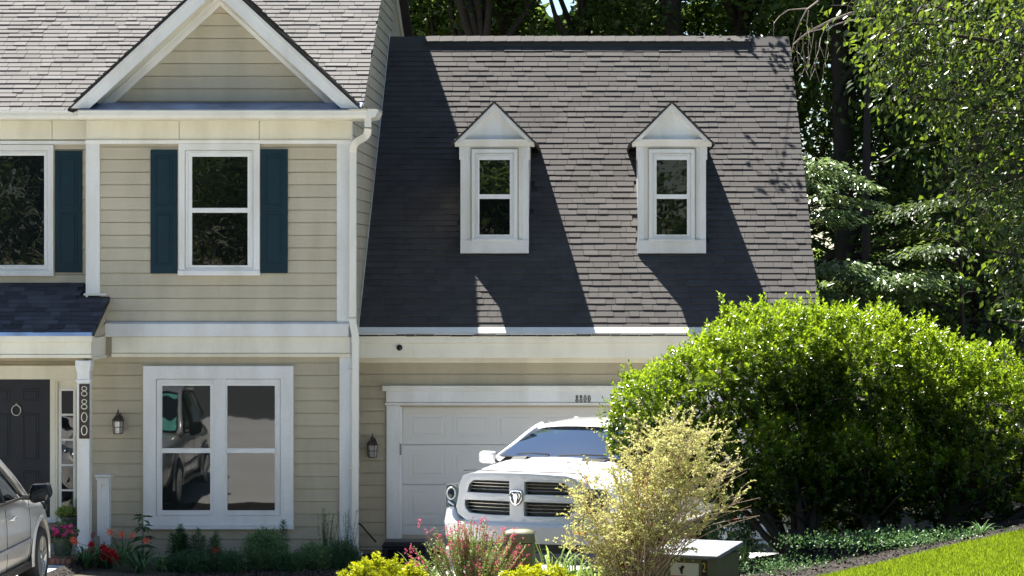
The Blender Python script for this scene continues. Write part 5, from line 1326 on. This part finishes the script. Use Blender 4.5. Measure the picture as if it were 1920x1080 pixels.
for k, (px, py) in enumerate(((786, 975), (772, 1022), (847, 990), (860, 978), (867, 985), (826, 1003), (912, 1002), (966, 990), (945, 990))):
    qx, qz = X(px, -11.3) - ga.x, Z(py, -11.3) - ga.z
    mb.tube([(qx * .3, 0, 0), (qx * .6, -.02, qz * .6), (qx, -.04, qz)], .0022, 3)
    for j in range(14):
        p = np.array((qx, -.04, qz)) + np.array([rs.gauss(0, .008), rs.gauss(0, .008), rs.uniform(-.07, .01)])
        for q in range(3): FC.append(p); FD.append([rs.gauss(0, 1) for _ in range(3)])
ga.T.part('stems', mb, M['twig'], kind='stuff')
C = np.array(C); ga.T.part('foliage', leaf_mesh('foliage', leaf_arrays(C, np.array(D), rdir(len(C)), ga.rg.uniform(.015, .034, len(C)), .010), M['lime']), None, kind='stuff')
FC = np.array(FC); ga.T.part('blossom', leaf_mesh('blossom', leaf_arrays(FC, np.array(FD), rdir(len(FC)), .017, .010), M['pink']), None, kind='stuff')
for px, d, n, L_, sp, lab in ((795, 10.8, 55, .42, .42, 'pale strap leaved plant arching at the left side of the pink bush'), (1035, 10.6, 70, .52, .40, 'pale strap leaved plant right of the utility pedestal'), (1078, 10.9, 45, .46, .34, 'strap leaved plant under the left side of the tan shrub'), (1118, 11.2, 40, .4, .34, 'strap leaved plant at the foot of the tan shrub')):
    P = Plant('strap_leaf_plant', lab, 'plant', X(px, -d), -d, 'pale strap leaved plants in the garden bed'); P.straps(n, L_ * 2.0, .022, sp * 1.25, 'lime')
# tan shrub
tn = Plant('tan_shrub', 'tall airy shrub of tan twigs and pale yellow leaves before the truck', 'shrub', X(1192, -12.2), -12.2)
mb = MB(); C = []; D = []; TT = []; rs = tn.rs
sc = (CAMD - 10.6) / FPX; topz = Z(772, -12.2) - tn.z
def shrub_stem(p0, tip, r0, bow, depth):
    p0 = np.array(p0); tip = np.array(tip); n = 7; side = np.array([rs.gauss(0, 1), rs.gauss(0, 1), rs.gauss(0, .3)]) * bow
    pts = [p0 + (tip - p0) * t + side * math.sin(math.pi * t) * .5 + np.array([0, 0, .10 * math.sin(math.pi * t) * np.linalg.norm(tip - p0)]) for t in np.linspace(0, 1, n)]
    mb.tube(pts, list(np.linspace(r0 * .8, .0014, n)), 4 if depth == 0 else 3, False)
    return pts
for k in range(82):
    a = rs.uniform(-1, 1); px = 1235 + (a * 175 if a < 0 else a * 165); sp = abs(a)
    py = 778 + (130 if a < 0 else 70) * sp ** 1.8 + rs.uniform(0, 210 if a < .15 else 110) * (1 if rs.random() < .8 else .4); yy = rs.uniform(-.6, .5)
    tip = (X(px, -12.2) - tn.x, yy, Z(py, -12.2) - tn.z)
    st_ = shrub_stem((rs.uniform(-.12, .12), rs.uniform(-.1, .1), 0), tip, .008, .10, 0)
    for j in range(rs.randint(13, 19)):
        i = rs.uniform(1.6, 6); i0 = int(i); f = i - i0; b0 = st_[i0] * (1 - f) + st_[min(i0 + 1, 6)] * f
        L_ = rs.uniform(.12, .34); dr_ = np.array([rs.gauss(0, .7) + .5 * a, rs.gauss(0, .7), rs.uniform(.1, 1.1)]); dr_ /= np.linalg.norm(dr_)
        s2_ = shrub_stem(b0, b0 + dr_ * L_, .0035, .04, 1)
        m_ = rs.randint(12, 26)
        orange = rs.random() < .012 or (-.85 < (b0[0]) < -.45 and .55 < b0[2] < .78 and rs.random() < .35)
        for q in range(m_):
            i = rs.uniform(.8, 6); i0 = int(i); f = i - i0; b1 = s2_[i0] * (1 - f) + s2_[min(i0 + 1, 6)] * f
            C.append(b1); D.append(dr_ * .5 + np.array([rs.gauss(0, .7), rs.gauss(0, .7), rs.gauss(.2, .5)])); TT.append(.95 if orange else rs.random() * .84)
for k in range(22):         # bare whips reaching right and left
    rt = k % 3 > 0
    px = rs.uniform(1340, 1428) if rt else rs.uniform(1040, 1110); py = rs.uniform(850, 985) if rt else rs.uniform(845, 900)
    shrub_stem((rs.uniform(-.1, .1) , rs.uniform(-.1, .1), rs.uniform(.05, .5)), (X(px, -12.2) - tn.x, rs.uniform(-.5, .3), Z(py, -12.2) - tn.z), .006, .10, 0)
tn.T.part('twigs', mb, M['twig'], kind='stuff')
C = np.array(C); v = leaf_arrays(C, np.array(D), unit(rng.normal(size=(len(C), 3)) + [0, 0, .8]), tn.rg.uniform(.019, .038, len(C)), tn.rg.uniform(.011, .020, len(C)))
tn.T.part('foliage', leaf_mesh('foliage', v, M['tanleaf'], np.array(TT)), None, kind='stuff')
print('tan leaves', len(C))
# ------------------------------------------------------------------ evergreen hedge shrubs on the right
def limb_path(p0, p1, wob, rs, n=6):
    p0 = np.array(p0, float); p1 = np.array(p1, float); o = np.array([rs.gauss(0, wob) for _ in range(3)]); o2 = np.array([rs.gauss(0, wob) for _ in range(3)])
    return [tuple(p0 + (p1 - p0) * t + o * math.sin(math.pi * t) + o2 * math.sin(2 * math.pi * t) * .5) for t in np.linspace(0, 1, n)]
def big_shrub(label, bx, d, blobs, seed, ntip):
    rs = random.Random(seed); rg = np.random.default_rng(seed); z0 = Hs(bx, -d)
    T = Thing('evergreen_shrub', label, 'shrub', (bx, -d, z0), group='tall evergreen shrubs forming a screen', local=True)
    base = np.array([bx, -d, z0]); allp = []; alld = []; alltip = []
    W = [(b[3] * b[5] + b[3] * b[4]) for b in blobs]; W = np.array(W) / sum(W)
    cen = []
    for b, w_ in zip(blobs, W):
        px, py, dd, rx, ry, rz_ = b; c = np.array([X(px, -(CAMD - dd)), dd - CAMD, Z(py, -(CAMD - dd))]); cen.append((c, np.array([rx, ry, rz_])))
    for bi, ((c, r_), w_) in enumerate(zip(cen, W)):
        n = int(ntip * w_); u = unit(rg.normal(size=(n, 3)))
        w3 = (c + u * r_); fq = np.sin(w3[:, 0] * 8.1 + 1.3 * np.sin(w3[:, 2] * 6)) * np.sin(w3[:, 2] * 8.7 + w3[:, 1] * 5) ; lump = 1 + .10 * fq + .05 * np.sin(w3[:, 0] * 19 + w3[:, 2] * 15)
        rad = np.where(rg.random(n) < .62, rg.uniform(.90, 1.04, n), rg.uniform(.45, .92, n)) * lump
        p = c + u * r_ * rad[:, None]
        keep = np.ones(n, bool)
        for bj, (c2, r2) in enumerate(cen):
            if bj != bi: keep &= (((p - c2) / r2) ** 2).sum(1) > .72
        keep &= ~((fq < -.55) & (rg.random(n) < .8))
        keep &= p[:, 2] > H(p[:, 0], p[:, 1]) + .12
        p = p[keep]; u = u[keep]; nrm = unit(u / r_)
        allp.append(p); alld.append(nrm)
    p = np.concatenate(allp); nr = np.concatenate(alld); n = len(p)
    d_ = unit(nr * .65 + rg.normal(0, .28, (n, 3)) + [0, 0, .62])
    # taller young shoots standing out of the top
    L_ = np.where(rg.random(n) < .14, rg.uniform(.12, .24, n), rg.uniform(.03, .09, n))
    C = []; D = []; N_ = []; TT = []; LN = []
    cl = 12; top_light = np.clip(nr[:, 2] * .70 + .27 + rg.normal(0, .16, n), 0, 1)  # upward sprigs light, lower ones dark: shade put into leaf tint, with new growth
    j = np.tile(np.arange(cl), n); t = j / (cl - 1); q = np.repeat(d_, cl, 0); ang = j * 2.4 + np.repeat(rg.uniform(0, 6, n), cl)
    e1 = unit(np.cross(q, [.31, .2, .9])); e2 = np.cross(q, e1)
    c = np.repeat(p, cl, 0) + q * (t * np.repeat(L_, cl))[:, None]
    dd_ = unit((e1 * np.cos(ang)[:, None] + e2 * np.sin(ang)[:, None]) * (1.0 - .45 * t)[:, None] + q * (.45 + .5 * t)[:, None])
    v = leaf_arrays(c, dd_, q + rg.normal(0, .25, q.shape), rg.uniform(.040, .064, len(c)), rg.uniform(.022, .034, len(c)), .18)
    tn_ = np.clip(np.repeat(top_light, cl) * .75 + t * .12 + rg.normal(0, .08, len(c)), 0, 1)
    v -= np.array(base)
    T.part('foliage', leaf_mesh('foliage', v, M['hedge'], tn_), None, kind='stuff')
    # several crooked stems
    mb = MB()
    for (c, r_) in cen:
        for k in range(3):
            tgt = c + np.array([rs.uniform(-.6, .6), rs.uniform(-.5, .4), rs.uniform(-.5, .3)]) * r_ - base
            ft = np.array([rs.uniform(-.10, .10), rs.uniform(-.08, .08), 0])
            pts = limb_path(ft, tgt, .09, rs, 7)
            mb.tube(pts, list(np.linspace(.050, .014, 7)), 7)
            for q_ in range(4):
                i = rs.randint(2, 5); e = np.array(pts[i]) + np.array([rs.gauss(0, .35), rs.gauss(0, .3), rs.uniform(.05, .5)])
                mb.tube(limb_path(pts[i], e, .05, rs, 4), [.016, .013, .009, .005], 5)
    T.part('stems', mb, M['bark'], smooth=True)
    T.part('stem_base', MB().lathe([(.16, -.08), (.12, .05), (.10, .22), (.06, .34)], (0, 0, 0), 10), M['bark'], smooth=True)
    return T
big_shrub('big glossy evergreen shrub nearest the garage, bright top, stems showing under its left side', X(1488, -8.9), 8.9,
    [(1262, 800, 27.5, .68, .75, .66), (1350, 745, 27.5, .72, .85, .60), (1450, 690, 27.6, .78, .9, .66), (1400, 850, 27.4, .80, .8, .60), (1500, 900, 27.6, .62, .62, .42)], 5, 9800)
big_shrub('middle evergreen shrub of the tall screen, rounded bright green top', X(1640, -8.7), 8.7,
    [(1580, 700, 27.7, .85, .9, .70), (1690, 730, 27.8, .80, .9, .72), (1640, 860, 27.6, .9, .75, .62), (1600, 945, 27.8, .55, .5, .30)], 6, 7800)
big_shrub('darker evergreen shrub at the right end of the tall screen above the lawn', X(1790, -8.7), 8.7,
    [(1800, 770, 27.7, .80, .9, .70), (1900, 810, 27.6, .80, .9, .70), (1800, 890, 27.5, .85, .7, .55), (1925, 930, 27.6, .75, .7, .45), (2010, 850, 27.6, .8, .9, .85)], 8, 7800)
# small orange bloom and leafy stragglers under the shrubs
for px, d, n_, L_, lab in ((1395, 9.2, 30, .42, 'pale strap leaves behind the utility box'), (1600, 9.6, 14, .14, 'small tuft of grass in the mulch under the shrubs'), (1840, 10.1, 26, .24, 'tuft of long grass at the shaded lawn edge')):
    P = Plant('grass_tuft', lab, 'plant', X(px, -d), -d); P.straps(n_, L_, .012, .2, 'lime' if px < 1500 else 'green1')
vb = Plant('ground_creeper', 'low dark leafy creeper along the shaded edge of the lawn', 'plant', X(1760, -9.9), -9.9)
vb.blob(8200, (0, -.25, .0), (1.8, .42, .11), .035, .024, 'green1', cl=8, cr=.04, shell=.2)
vb2 = Plant('ground_creeper', 'sparse dark creeper in the mulch right of the utility box', 'plant', X(1500, -10.0), -10.0)
vb2.blob(4200, (.1, -.45, .0), (.9, .65, .08), .03, .02, 'green1', cl=6, cr=.05, shell=.2)
RF = Plant('red_flower_plant', 'small dark leafy plant with one red bloom behind the utility box', 'plant', X(1375, -8.4), -8.4)
RF.blob(1600, (0, 0, .35), (.28, .2, .40), .06, .03, 'green2', cl=8, cr=.04); RF.bloom((0, -.22, Z(973, -8.6) - RF.z), .04, 'red', 5, .6, 1)

# ------------------------------------------------------------------ trees
def crown_arrays(blobs, n, ln, wd, seed, cl=26, cr=.35, flat=.45, droop=0.):
    """leaf clumps spread through the crown volume; blobs: (x,y,z,rx,ry,rz)"""
    rg = np.random.default_rng(seed); vol = np.array([b[3] * b[4] * b[5] for b in blobs]) ** .8; vol /= vol.sum()
    V = []; TN = []
    for b, w_ in zip(blobs, vol):
        m_ = max(2, int(n * w_ / cl)); u = unit(rg.normal(size=(m_, 3))); r_ = (rg.random(m_) ** .45)[:, None]
        cc = np.array(b[:3]) + u * r_ * np.array(b[3:]); N = m_ * cl
        off = rg.normal(0, 1, (N, 3)) * [cr, cr, cr * flat]; p = np.repeat(cc, cl, 0) + off
        d = unit(off * [1, 1, .3] + rg.normal(0, .35, (N, 3)) - [0, 0, droop])
        nm = unit(rg.normal(0, .55, (N, 3)) + [0, 0, 1.])
        V.append(leaf_arrays(p, d, nm, rg.uniform(.7, 1.2, N) * ln, rg.uniform(.75, 1.2, N) * wd, .12))
        TN.append(np.clip(np.repeat(rg.random(m_), cl) * .6 + rg.random(N) * .4, 0, .99))
    return np.concatenate(V), np.concatenate(TN)
def tree_trunk(mb, h, r0, blobs, seed, lean=(0, 0), nl=7):
    rs = random.Random(seed); n = 9
    pts = [(lean[0] * t + .12 * math.sin(t * 5 + seed), lean[1] * t + .1 * math.cos(t * 4 + seed) - .1, h * t - .1) for t in np.linspace(0, 1, n)]
    mb.tube(pts, [r0 * (1.35 if i == 0 else 1) * (1 - .72 * i / (n - 1)) for i in range(n)], 10)
    for b in blobs[:nl]:
        zz = min(max(b[2] - b[5] * 1.2 - .5, h * .25), h * .95); i = int(zz / h * (n - 1)); s = pts[i]
        for k in range(2):
            e = (b[0] + rs.uniform(-.5, .5) * b[3], b[1] + rs.uniform(-.5, .5) * b[4], b[2] + rs.uniform(-.3, .4) * b[5])
            mb.tube(limb_path(s, e, .25, rs, 6), list(np.linspace(r0 * .42, r0 * .08, 6)), 6)
    return pts
def make_tree(name, label, x, y, h, r0, blobs, n, ln, wd, mat, seed, group=None, lean=(0, 0), nl=7, **kw):
    z0 = Hs(x, y); T = Thing(name, label, 'tree', (x, y, z0), group=group, local=True)
    mb = MB(); tree_trunk(mb, h, r0, blobs, seed, lean, nl); T.part('trunk', mb, M['bark'], smooth=True)
    v, t = crown_arrays(blobs, n, ln, wd, seed, **kw); T.part('crown', leaf_mesh('crown', v, M[mat], t), None)
    return T
# prototypes for the wood behind the house
def fblobs(h, r_, seed, lo=.25):
    rs = random.Random(seed); out = []
    for k in range(11):
        zz = h * (lo + (1 - lo) * (k + .5) / 11); w_ = r_ * (1.05 - .5 * abs(zz / h - .6) * 2)
        out.append((rs.uniform(-.5, .5) * r_, rs.uniform(-.5, .5) * r_, zz, w_ * rs.uniform(.6, .9), w_ * rs.uniform(.6, .9), h * .10))
    return out
ordi = ['first', 'second', 'third', 'fourth', 'fifth', 'sixth', 'seventh', 'eighth']
PROT = []
for k in range(4):
    T = make_tree('woodland_tree', 'tall dark woodland tree', 0, 0, 17, .26, fblobs(17, 3.0, 40 + k, .64 if k < 2 else .12), 9000 if k < 2 else 14000, .20, .12, 'forest', 60 + k, group='tall dark trees in the wood behind the house', cl=24, cr=.42, flat=.4)
    PROT.append(T.e)
def place(i, px, y, sc_, rz, label, first):
    e = PROT[i] if first else copy_tree(PROT[i]); x = X(px, y)
    e.location = (x, y, Hs(x, y)); e.rotation_euler = (0, 0, rz); e.scale = (sc_, sc_, sc_ * 1.0); e['label'] = label
spots = [(862, 19, .82, 'woodland tree with a slim straight trunk above the left end of the garage ridge'),
         (905, 17.5, 1.0, 'woodland tree with a forked dark trunk above the garage ridge'),
         (945, 18.6, 1.15, 'woodland tree with the thickest trunk left of the patch of blue sky'),
         (1092, 18.5, .8, 'woodland tree with a leaning trunk just right of the patch of blue sky'),
         (1135, 22, 1.0, 'woodland tree behind the middle of the garage ridge'),
         (1262, 18, 1.25, 'woodland tree with a broad dark trunk above the right dormer'),
         (1390, 20, 1.1, 'woodland tree above the right end of the ridge vent'),
         (1577, 17, 1.05, 'woodland tree with a dark straight trunk right of the garage roof'),
         (1690, 21, 1.1, 'woodland tree in deep shade behind the bright layered branches'),
         (1838, 15, .75, 'woodland tree with its bare lower trunk above the right end of the shrubs'),
         (1960, 18, 1.1, 'woodland tree at the right edge of the wood'),
         (770, 21, 1.0, 'woodland tree beside the rear corner of the main house'),
         (1480, 24, 1.1, 'woodland tree behind the dead bare branch')]
kinds = [0, 1, 0, 1, 2, 1, 0, 3, 2, 3, 2, 3, 2]; seen_k = set()
for i, (px, y, s_, lab) in enumerate(spots):
    place(kinds[i], px, y, s_, i * 1.7, lab, kinds[i] not in seen_k); seen_k.add(kinds[i])
# the mass of the wood beyond, one green mass with a gap of sky
def gapped(v, t, nv=4):
    c = v.reshape(-1, nv, 3).mean(1); sx = c[:, 0] / (c[:, 1] + CAMD) * FPX + 1104; sz = 500 - (c[:, 2] - CAMZ) / (c[:, 1] + CAMD) * FPX
    wv = 10 * np.sin(c[:, 2] * 3.1) + 8 * np.sin(c[:, 0] * 7 + c[:, 2] * 5)
    hole = ((sx - 1040 + wv) / 42) ** 2 + ((sz - 0) / 48) ** 2 < 1
    hole |= ((sx - 1107) / 7) ** 2 + ((sz - 58) / 9) ** 2 < 1
    k = ~hole; kk = np.repeat(k, nv); return v[kk], t[k]
rg = np.random.default_rng(99)
bl = []
for k in range(95):
    bl.append((rg.uniform(-10, 24), rg.uniform(23, 36), rg.uniform(1, 20), rg.uniform(1.4, 3.0), rg.uniform(1.4, 2.6), rg.uniform(1.0, 2.2)))
v, t = crown_arrays(bl, 62000, .30, .18, 77, cl=30, cr=.5, flat=.5)
v, t = gapped(v, t)
o = link('distant_wood', leaf_mesh('distant_wood', v, M['forest'], t)); o['kind'] = 'stuff'
bl = []
for k in range(120):
    bl.append((rg.uniform(-90, 100), rg.uniform(38, 60), rg.uniform(0, 15), rg.uniform(3, 6), rg.uniform(2, 4), rg.uniform(2, 4)))
v, t = crown_arrays(bl, 60000, .9, .6, 78, cl=30, cr=1.3, flat=.6)
v, t = gapped(v, t)
o = link('far_wood', leaf_mesh('far_wood', v, M['forest'], t)); o['kind'] = 'stuff'
def uniq(e):
    for ch in e.children:
        if ch.name.startswith('crown'):
            me = ch.data; n = len(me.vertices); v = np.empty(n * 3, np.float32); me.vertices.foreach_get('co', v); v = v.reshape(-1, 3).astype(float)
            tt = np.empty(n, np.float32); me.attributes['tint'].data.foreach_get('value', tt); tt = tt[::4]
            c_, s_ = math.cos(e.rotation_euler.z), math.sin(e.rotation_euler.z); sc_ = np.array(e.scale)
            w3 = v * sc_; w3 = np.stack([w3[:, 0] * c_ - w3[:, 1] * s_, w3[:, 0] * s_ + w3[:, 1] * c_, w3[:, 2]], 1) + np.array(e.location)
            w2, t2 = gapped(w3, tt)
            if len(w2) < len(w3):
                w2 = w2 - np.array(e.location); w2 = np.stack([w2[:, 0] * c_ + w2[:, 1] * s_, -w2[:, 0] * s_ + w2[:, 1] * c_, w2[:, 2]], 1) / sc_
                ch.data = leaf_mesh('crown', w2, M['forest'], t2)
for e in [o for o in COL.objects if o.name.startswith('woodland_tree')]: uniq(e)
# thin the crowns of trees that stand before the sky gap in the same way (the gap lies between their crowns)
# understory trees with layered sunlit sprays, right of the garage
def layered(label, x, y, sprays, seed, mat='sunny', trunk_top=None, ln=.13, wd=.055, n_per=270):
    rg = np.random.default_rng(seed); rs = random.Random(seed); z0 = Hs(x, y); T = Thing('understory_tree', label, 'tree', (x, y, z0), local=True, group='small layered trees at the edge of the wood')
    mb = MB(); top = max(s[2] for s in sprays) - z0 + .2
    tp = [(.05 * math.sin(q * 4), .05 * math.cos(q * 5), top * q) for q in np.linspace(0, 1, 8)]; mb.tube(tp, list(np.linspace(.07, .02, 8)), 8)
    V = []; TN = []
    for (sx, sy, sz, L_, wdth, tilt) in sprays:
        # a spray: twig from the trunk outwards with flat fans of leaves that droop to the tip
        a = np.array([0, 0, sz - z0 - .25]); b = np.array([sx - x, sy - y, sz - z0]); pts = limb_path(a, b, .06, rs, 6); mb.tube(pts, list(np.linspace(.022, .004, 6)), 5)
        dr = b - a; dr[2] = 0; dr = dr / max(np.linalg.norm(dr), 1e-6); sd = np.array([-dr[1], dr[0], 0])
        n = n_per; u = rg.random(n) ** .8 * L_ - L_ * .35; w_ = rg.normal(0, 1, n) * wdth * (1 - .6 * np.clip(u / L_, 0, 1))
        p = b + dr * u[:, None] + sd * w_[:, None]; p[:, 2] += -tilt * np.abs(w_) - .30 * np.clip(u, 0, 9) ** 1.6 + rg.normal(0, .035, n)
        d = unit(dr * .7 + sd * np.sign(w_)[:, None] * .7 + rg.normal(0, .3, (n, 3)) - [0, 0, .35])
        V.append(leaf_arrays(p, d, unit(rg.normal(0, .3, (n, 3)) + [0, 0, 1]), rg.uniform(.7, 1.2, n) * ln, rg.uniform(.8, 1.2, n) * wd, .1)); TN.append(rg.random(n))
    T.part('trunk', mb, M['bark'], smooth=True); T.part('crown', leaf_mesh('crown', np.concatenate(V), M[mat], np.concatenate(TN)), None)
def spr(lst, y0, rgseed):
    rs = random.Random(rgseed); out = []
    for px, py, L_, w_ in lst: 
        y = y0 + rs.uniform(-1.0, 1.0); out.append((X(px, y), y, Z(py, y), L_, w_, .15))
    return out
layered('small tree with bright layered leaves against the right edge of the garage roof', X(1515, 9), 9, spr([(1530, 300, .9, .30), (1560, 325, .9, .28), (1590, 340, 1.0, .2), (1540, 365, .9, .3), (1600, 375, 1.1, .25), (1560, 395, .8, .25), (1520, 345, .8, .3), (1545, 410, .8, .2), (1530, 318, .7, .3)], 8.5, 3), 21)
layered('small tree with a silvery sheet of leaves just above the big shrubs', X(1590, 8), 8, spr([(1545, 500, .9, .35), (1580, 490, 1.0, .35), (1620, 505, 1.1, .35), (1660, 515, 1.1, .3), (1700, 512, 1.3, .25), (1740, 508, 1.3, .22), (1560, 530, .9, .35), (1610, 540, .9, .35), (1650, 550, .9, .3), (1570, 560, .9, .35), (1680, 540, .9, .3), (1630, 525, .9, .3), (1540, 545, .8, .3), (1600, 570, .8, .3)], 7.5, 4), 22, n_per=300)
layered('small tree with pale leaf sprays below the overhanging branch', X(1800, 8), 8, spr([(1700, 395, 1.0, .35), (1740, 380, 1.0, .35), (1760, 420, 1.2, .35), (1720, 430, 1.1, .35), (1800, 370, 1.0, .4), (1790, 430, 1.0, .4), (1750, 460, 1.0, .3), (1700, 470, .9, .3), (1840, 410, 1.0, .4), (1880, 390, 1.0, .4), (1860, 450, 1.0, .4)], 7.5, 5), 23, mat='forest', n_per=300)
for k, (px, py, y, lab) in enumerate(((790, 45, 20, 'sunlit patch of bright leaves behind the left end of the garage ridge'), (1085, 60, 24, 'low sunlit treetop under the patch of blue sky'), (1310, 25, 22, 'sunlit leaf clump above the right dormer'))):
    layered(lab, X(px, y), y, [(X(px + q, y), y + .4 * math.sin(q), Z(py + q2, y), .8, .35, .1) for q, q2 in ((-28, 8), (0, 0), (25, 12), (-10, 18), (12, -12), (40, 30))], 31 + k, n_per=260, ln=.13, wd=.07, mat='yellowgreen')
make_tree('woodland_tree', 'tall tree behind the garage, high limbs reaching over the right roof end', 5.6, 13.5, 15, .11,
    [(-1, -2, 12, 1.2, 1.2, .8), (.5, .4, 13, 1.6, 1.6, 1.1), (0, 1, 15, 1.4, 1.4, 1.2), (-4.05, -5.3, 11.3, .75, .5, .38), (-3.5, -5.6, 10.9, .55, .4, .3), (-4.0, -7.3, 10.5, .22, .22, .15)],
    2600, .14, .08, 'forest', 91, group='tall dark trees in the wood behind the house', nl=3, cl=16, cr=.20, flat=.5)
HT = [o for o in COL.objects if o.name.startswith('woodland_tree')][-1]; mb = MB(); rs = random.Random(4)
for e in ((-4.05, -5.3, 11.3), (-3.5, -5.6, 10.9), (-4.0, -7.3, 10.5)): mb.tube(limb_path((-1, -2, 11.8), e, .2, rs, 7), list(np.linspace(.016, .005, 7)), 5)
link('limb', mb.mesh('limb', M['bark'], True), HT)
# dead bare branch hanging beside the roof
DB = Thing('dead_branch', 'pale bare dead branch hanging down beside the top right corner of the garage roof', 'branch', (X(1600, 5), 5, Z(0, 5)), local=False)
mb = MB()
def br(pts, r0, r1, y=5.0):
    q = [(X(a, y), y + .12 * math.sin(i * 1.7), Z(b, y)) for i, (a, b) in enumerate(pts)]
    mb.tube(q, list(np.linspace(r0, r1, len(q))), 5)
br([(1760, -60), (1690, -10), (1640, 12), (1600, 24), (1560, 37), (1520, 57), (1498, 74), (1487, 84), (1485, 98)], .035, .008)
br([(1560, -40), (1535, 0), (1512, 18), (1500, 40), (1492, 62), (1488, 80)], .02, .007)
br([(1512, 16), (1480, 17), (1462, 30), (1450, 45), (1451, 68)], .012, .004)
br([(1640, 35), (1590, 38), (1550, 52), (1515, 62)], .014, .006)
br([(1549, 48), (1540, 70), (1535, 95), (1528, 112), (1522, 130), (1521, 150)], .009, .003)
br([(1516, 20), (1514, 45), (1517, 70), (1520, 92), (1516, 120)], .008, .003)
br([(1487, 84), (1494, 95), (1500, 102)], .006, .003)
for k in range(18):
    a = random.uniform(1488, 1560); b = random.uniform(40, 120); br([(a, b), (a + random.uniform(-8, 6), b + random.uniform(12, 25)), (a + random.uniform(-14, 8), b + random.uniform(25, 60))], .005, .002)
DB.part('twigs', mb, M['barkpale'])
# the near tree whose branches hang in from the right
def near_branch_tree():
    bx, by = 6.9, -9.6; z0 = Hs(bx, by); rs = random.Random(12); rg = np.random.default_rng(12)
    T = Thing('overhanging_tree', 'near tree with large glossy leaves hanging in at the upper right edge', 'tree', (bx, by, z0), local=True)
    mb = MB(); tp = [(0, 0, -.1), (.05, .1, 1.5), (0, .2, 3.0), (-.1, .2, 4.5), (-.1, .3, 6.0), (0, .4, 7.5)]; mb.tube(tp, [.24, .19, .17, .15, .12, .07], 10)
    # drooping shoots: start (pixel), end (pixel); leaves along them
    C = []; D = []
    def shoot(p0, p1, y, dens, r_=.012, spread=.16, sag=.10):
        a = np.array([X(p0[0], y), y + rs.uniform(-.5, .5), Z(p0[1], y)]) - [bx, by, z0]; b = np.array([X(p1[0], y), y + rs.uniform(-.5, .5), Z(p1[1], y)]) - [bx, by, z0]
        pts = [a + (b - a) * t + np.array([0, 0, sag * math.sin(math.pi * t)]) + np.array([rs.gauss(0, .02) for _ in range(3)]) for t in np.linspace(0, 1, 7)]
        mb.tube(pts, list(np.linspace(r_, .003, 7)), 4)
        n = int(np.linalg.norm(b - a) * dens)
        for k in range(n):
            t = rs.uniform(.05, 1.0) * 6; i = min(int(t), 5); p = pts[i] * (1 - t + i) + pts[i + 1] * (t - i)
            C.append(p + np.array([rs.gauss(0, spread) for _ in range(3)])); dv = (b - a) / np.linalg.norm(b - a)
            D.append(dv * .5 + np.array([rs.gauss(0, .6), rs.gauss(0, .6), rs.gauss(-.55, .5)]))
    # main boughs
    for e in ((1750, 60), (1700, 180), (1800, 330), (1850, 470), (1880, 600)):
        q = np.array([X(e[0], -9.5), -9.5, Z(e[1], -9.5)]) - [bx, by, z0]; zz = min(max(q[2] - .3, 1.5), 7)
        mb.tube(limb_path((0, .2, zz), q, .15, rs, 7), list(np.linspace(.07, .015, 7)), 6)
    zones = [  # rows: pixel y, left limit of the leaves, density
        (0, 1590), (40, 1640), (80, 1625), (120, 1640), (160, 1660), (200, 1735), (240, 1770), (290, 1790), (330, 1740), (370, 1790), (420, 1830), (470, 1850), (520, 1855), (570, 1870), (620, 1890)]
    for zy, lx in zones:
        dn = 46 if zy < 220 else 30
        k = (1980 - lx) / 46
        for q in range(int(k * 3.3)):
            sx = rs.uniform(lx + 40, 1990); ey = zy + rs.uniform(-10, 60)
            shoot((sx, zy - rs.uniform(10, 50)), (max(lx + rs.uniform(-10, 20), sx - rs.uniform(40, 110)), ey), rs.uniform(-10.3, -8.2), dn)
    for p0, p1, dn in (((1760, 270), (1635, 308), 26), ((1700, 85), (1592, 92), 22), ((1720, 150), (1615, 152), 26), ((1830, 470), (1740, 448), 18), ((1900, 520), (1800, 560), 26), ((1700, 20), (1570, 8), 30), ((1900, 330), (1770, 372), 26)):
        shoot(p0, p1, -9.5, dn, .010, .05, .04)
    for k in range(60):        # beyond the frame, the rest of the crown
        a = (rs.uniform(1980, 2500), rs.uniform(-560, 420)); shoot(a, (a[0] + rs.uniform(-120, 120), a[1] + rs.uniform(20, 120)), rs.uniform(-10.5, -8), 36, spread=.3)
    T.part('trunk', mb, M['bark'], smooth=True)
    C = np.array(C); n = len(C); print('near leaves', n)
    v = leaf_arrays(C, np.array(D), unit(rg.normal(0, .8, (n, 3)) + [0, -.25, .5]), rg.uniform(.062, .110, n), rg.uniform(.038, .062, n), .16)
    T.part('foliage', leaf_mesh('foliage', v, M['beech'], rg.random(n) ** 1.2), None, kind='stuff')
near_branch_tree()
# trees across the street, seen in the window panes
for k, (x, y, s_, lab) in enumerate(((-30, -62, 1.1, 'leftmost street tree across the road'), (-21, -68, 1.2, 'second tree from the left across the road'), (-12, -60, 1.0, 'third tree from the left across the road'), (-3, -70, 1.2, 'tree across the road opposite the garage'), (7, -63, 1.0, 'tree across the road right of the garage axis'), (17, -66, 1.1, 'second tree from the right across the road'), (27, -62, 1.2, 'rightmost street tree across the road'))):
    e = copy_tree(PROT[2 + k % 2]); e.location = (x, y, Hs(x, -34)); e.rotation_euler = (0, 0, k * 2.1); e.scale = (s_ * 1.7, s_ * 1.7, s_ * .85); e['label'] = lab; e['group'] = 'trees across the road reflected in the windows'; e.name = 'street_tree'
bl = [(rg.uniform(-60, 60), rg.uniform(-95, -80), rg.uniform(1, 9), 4.5, 3, 3.0) for k in range(46)]
v, t = crown_arrays(bl, 26000, .8, .5, 79, cl=30, cr=1.1, flat=.6)
o = link('wood_across_road', leaf_mesh('wood_across_road', v, M['forest'], t)); o['kind'] = 'stuff'
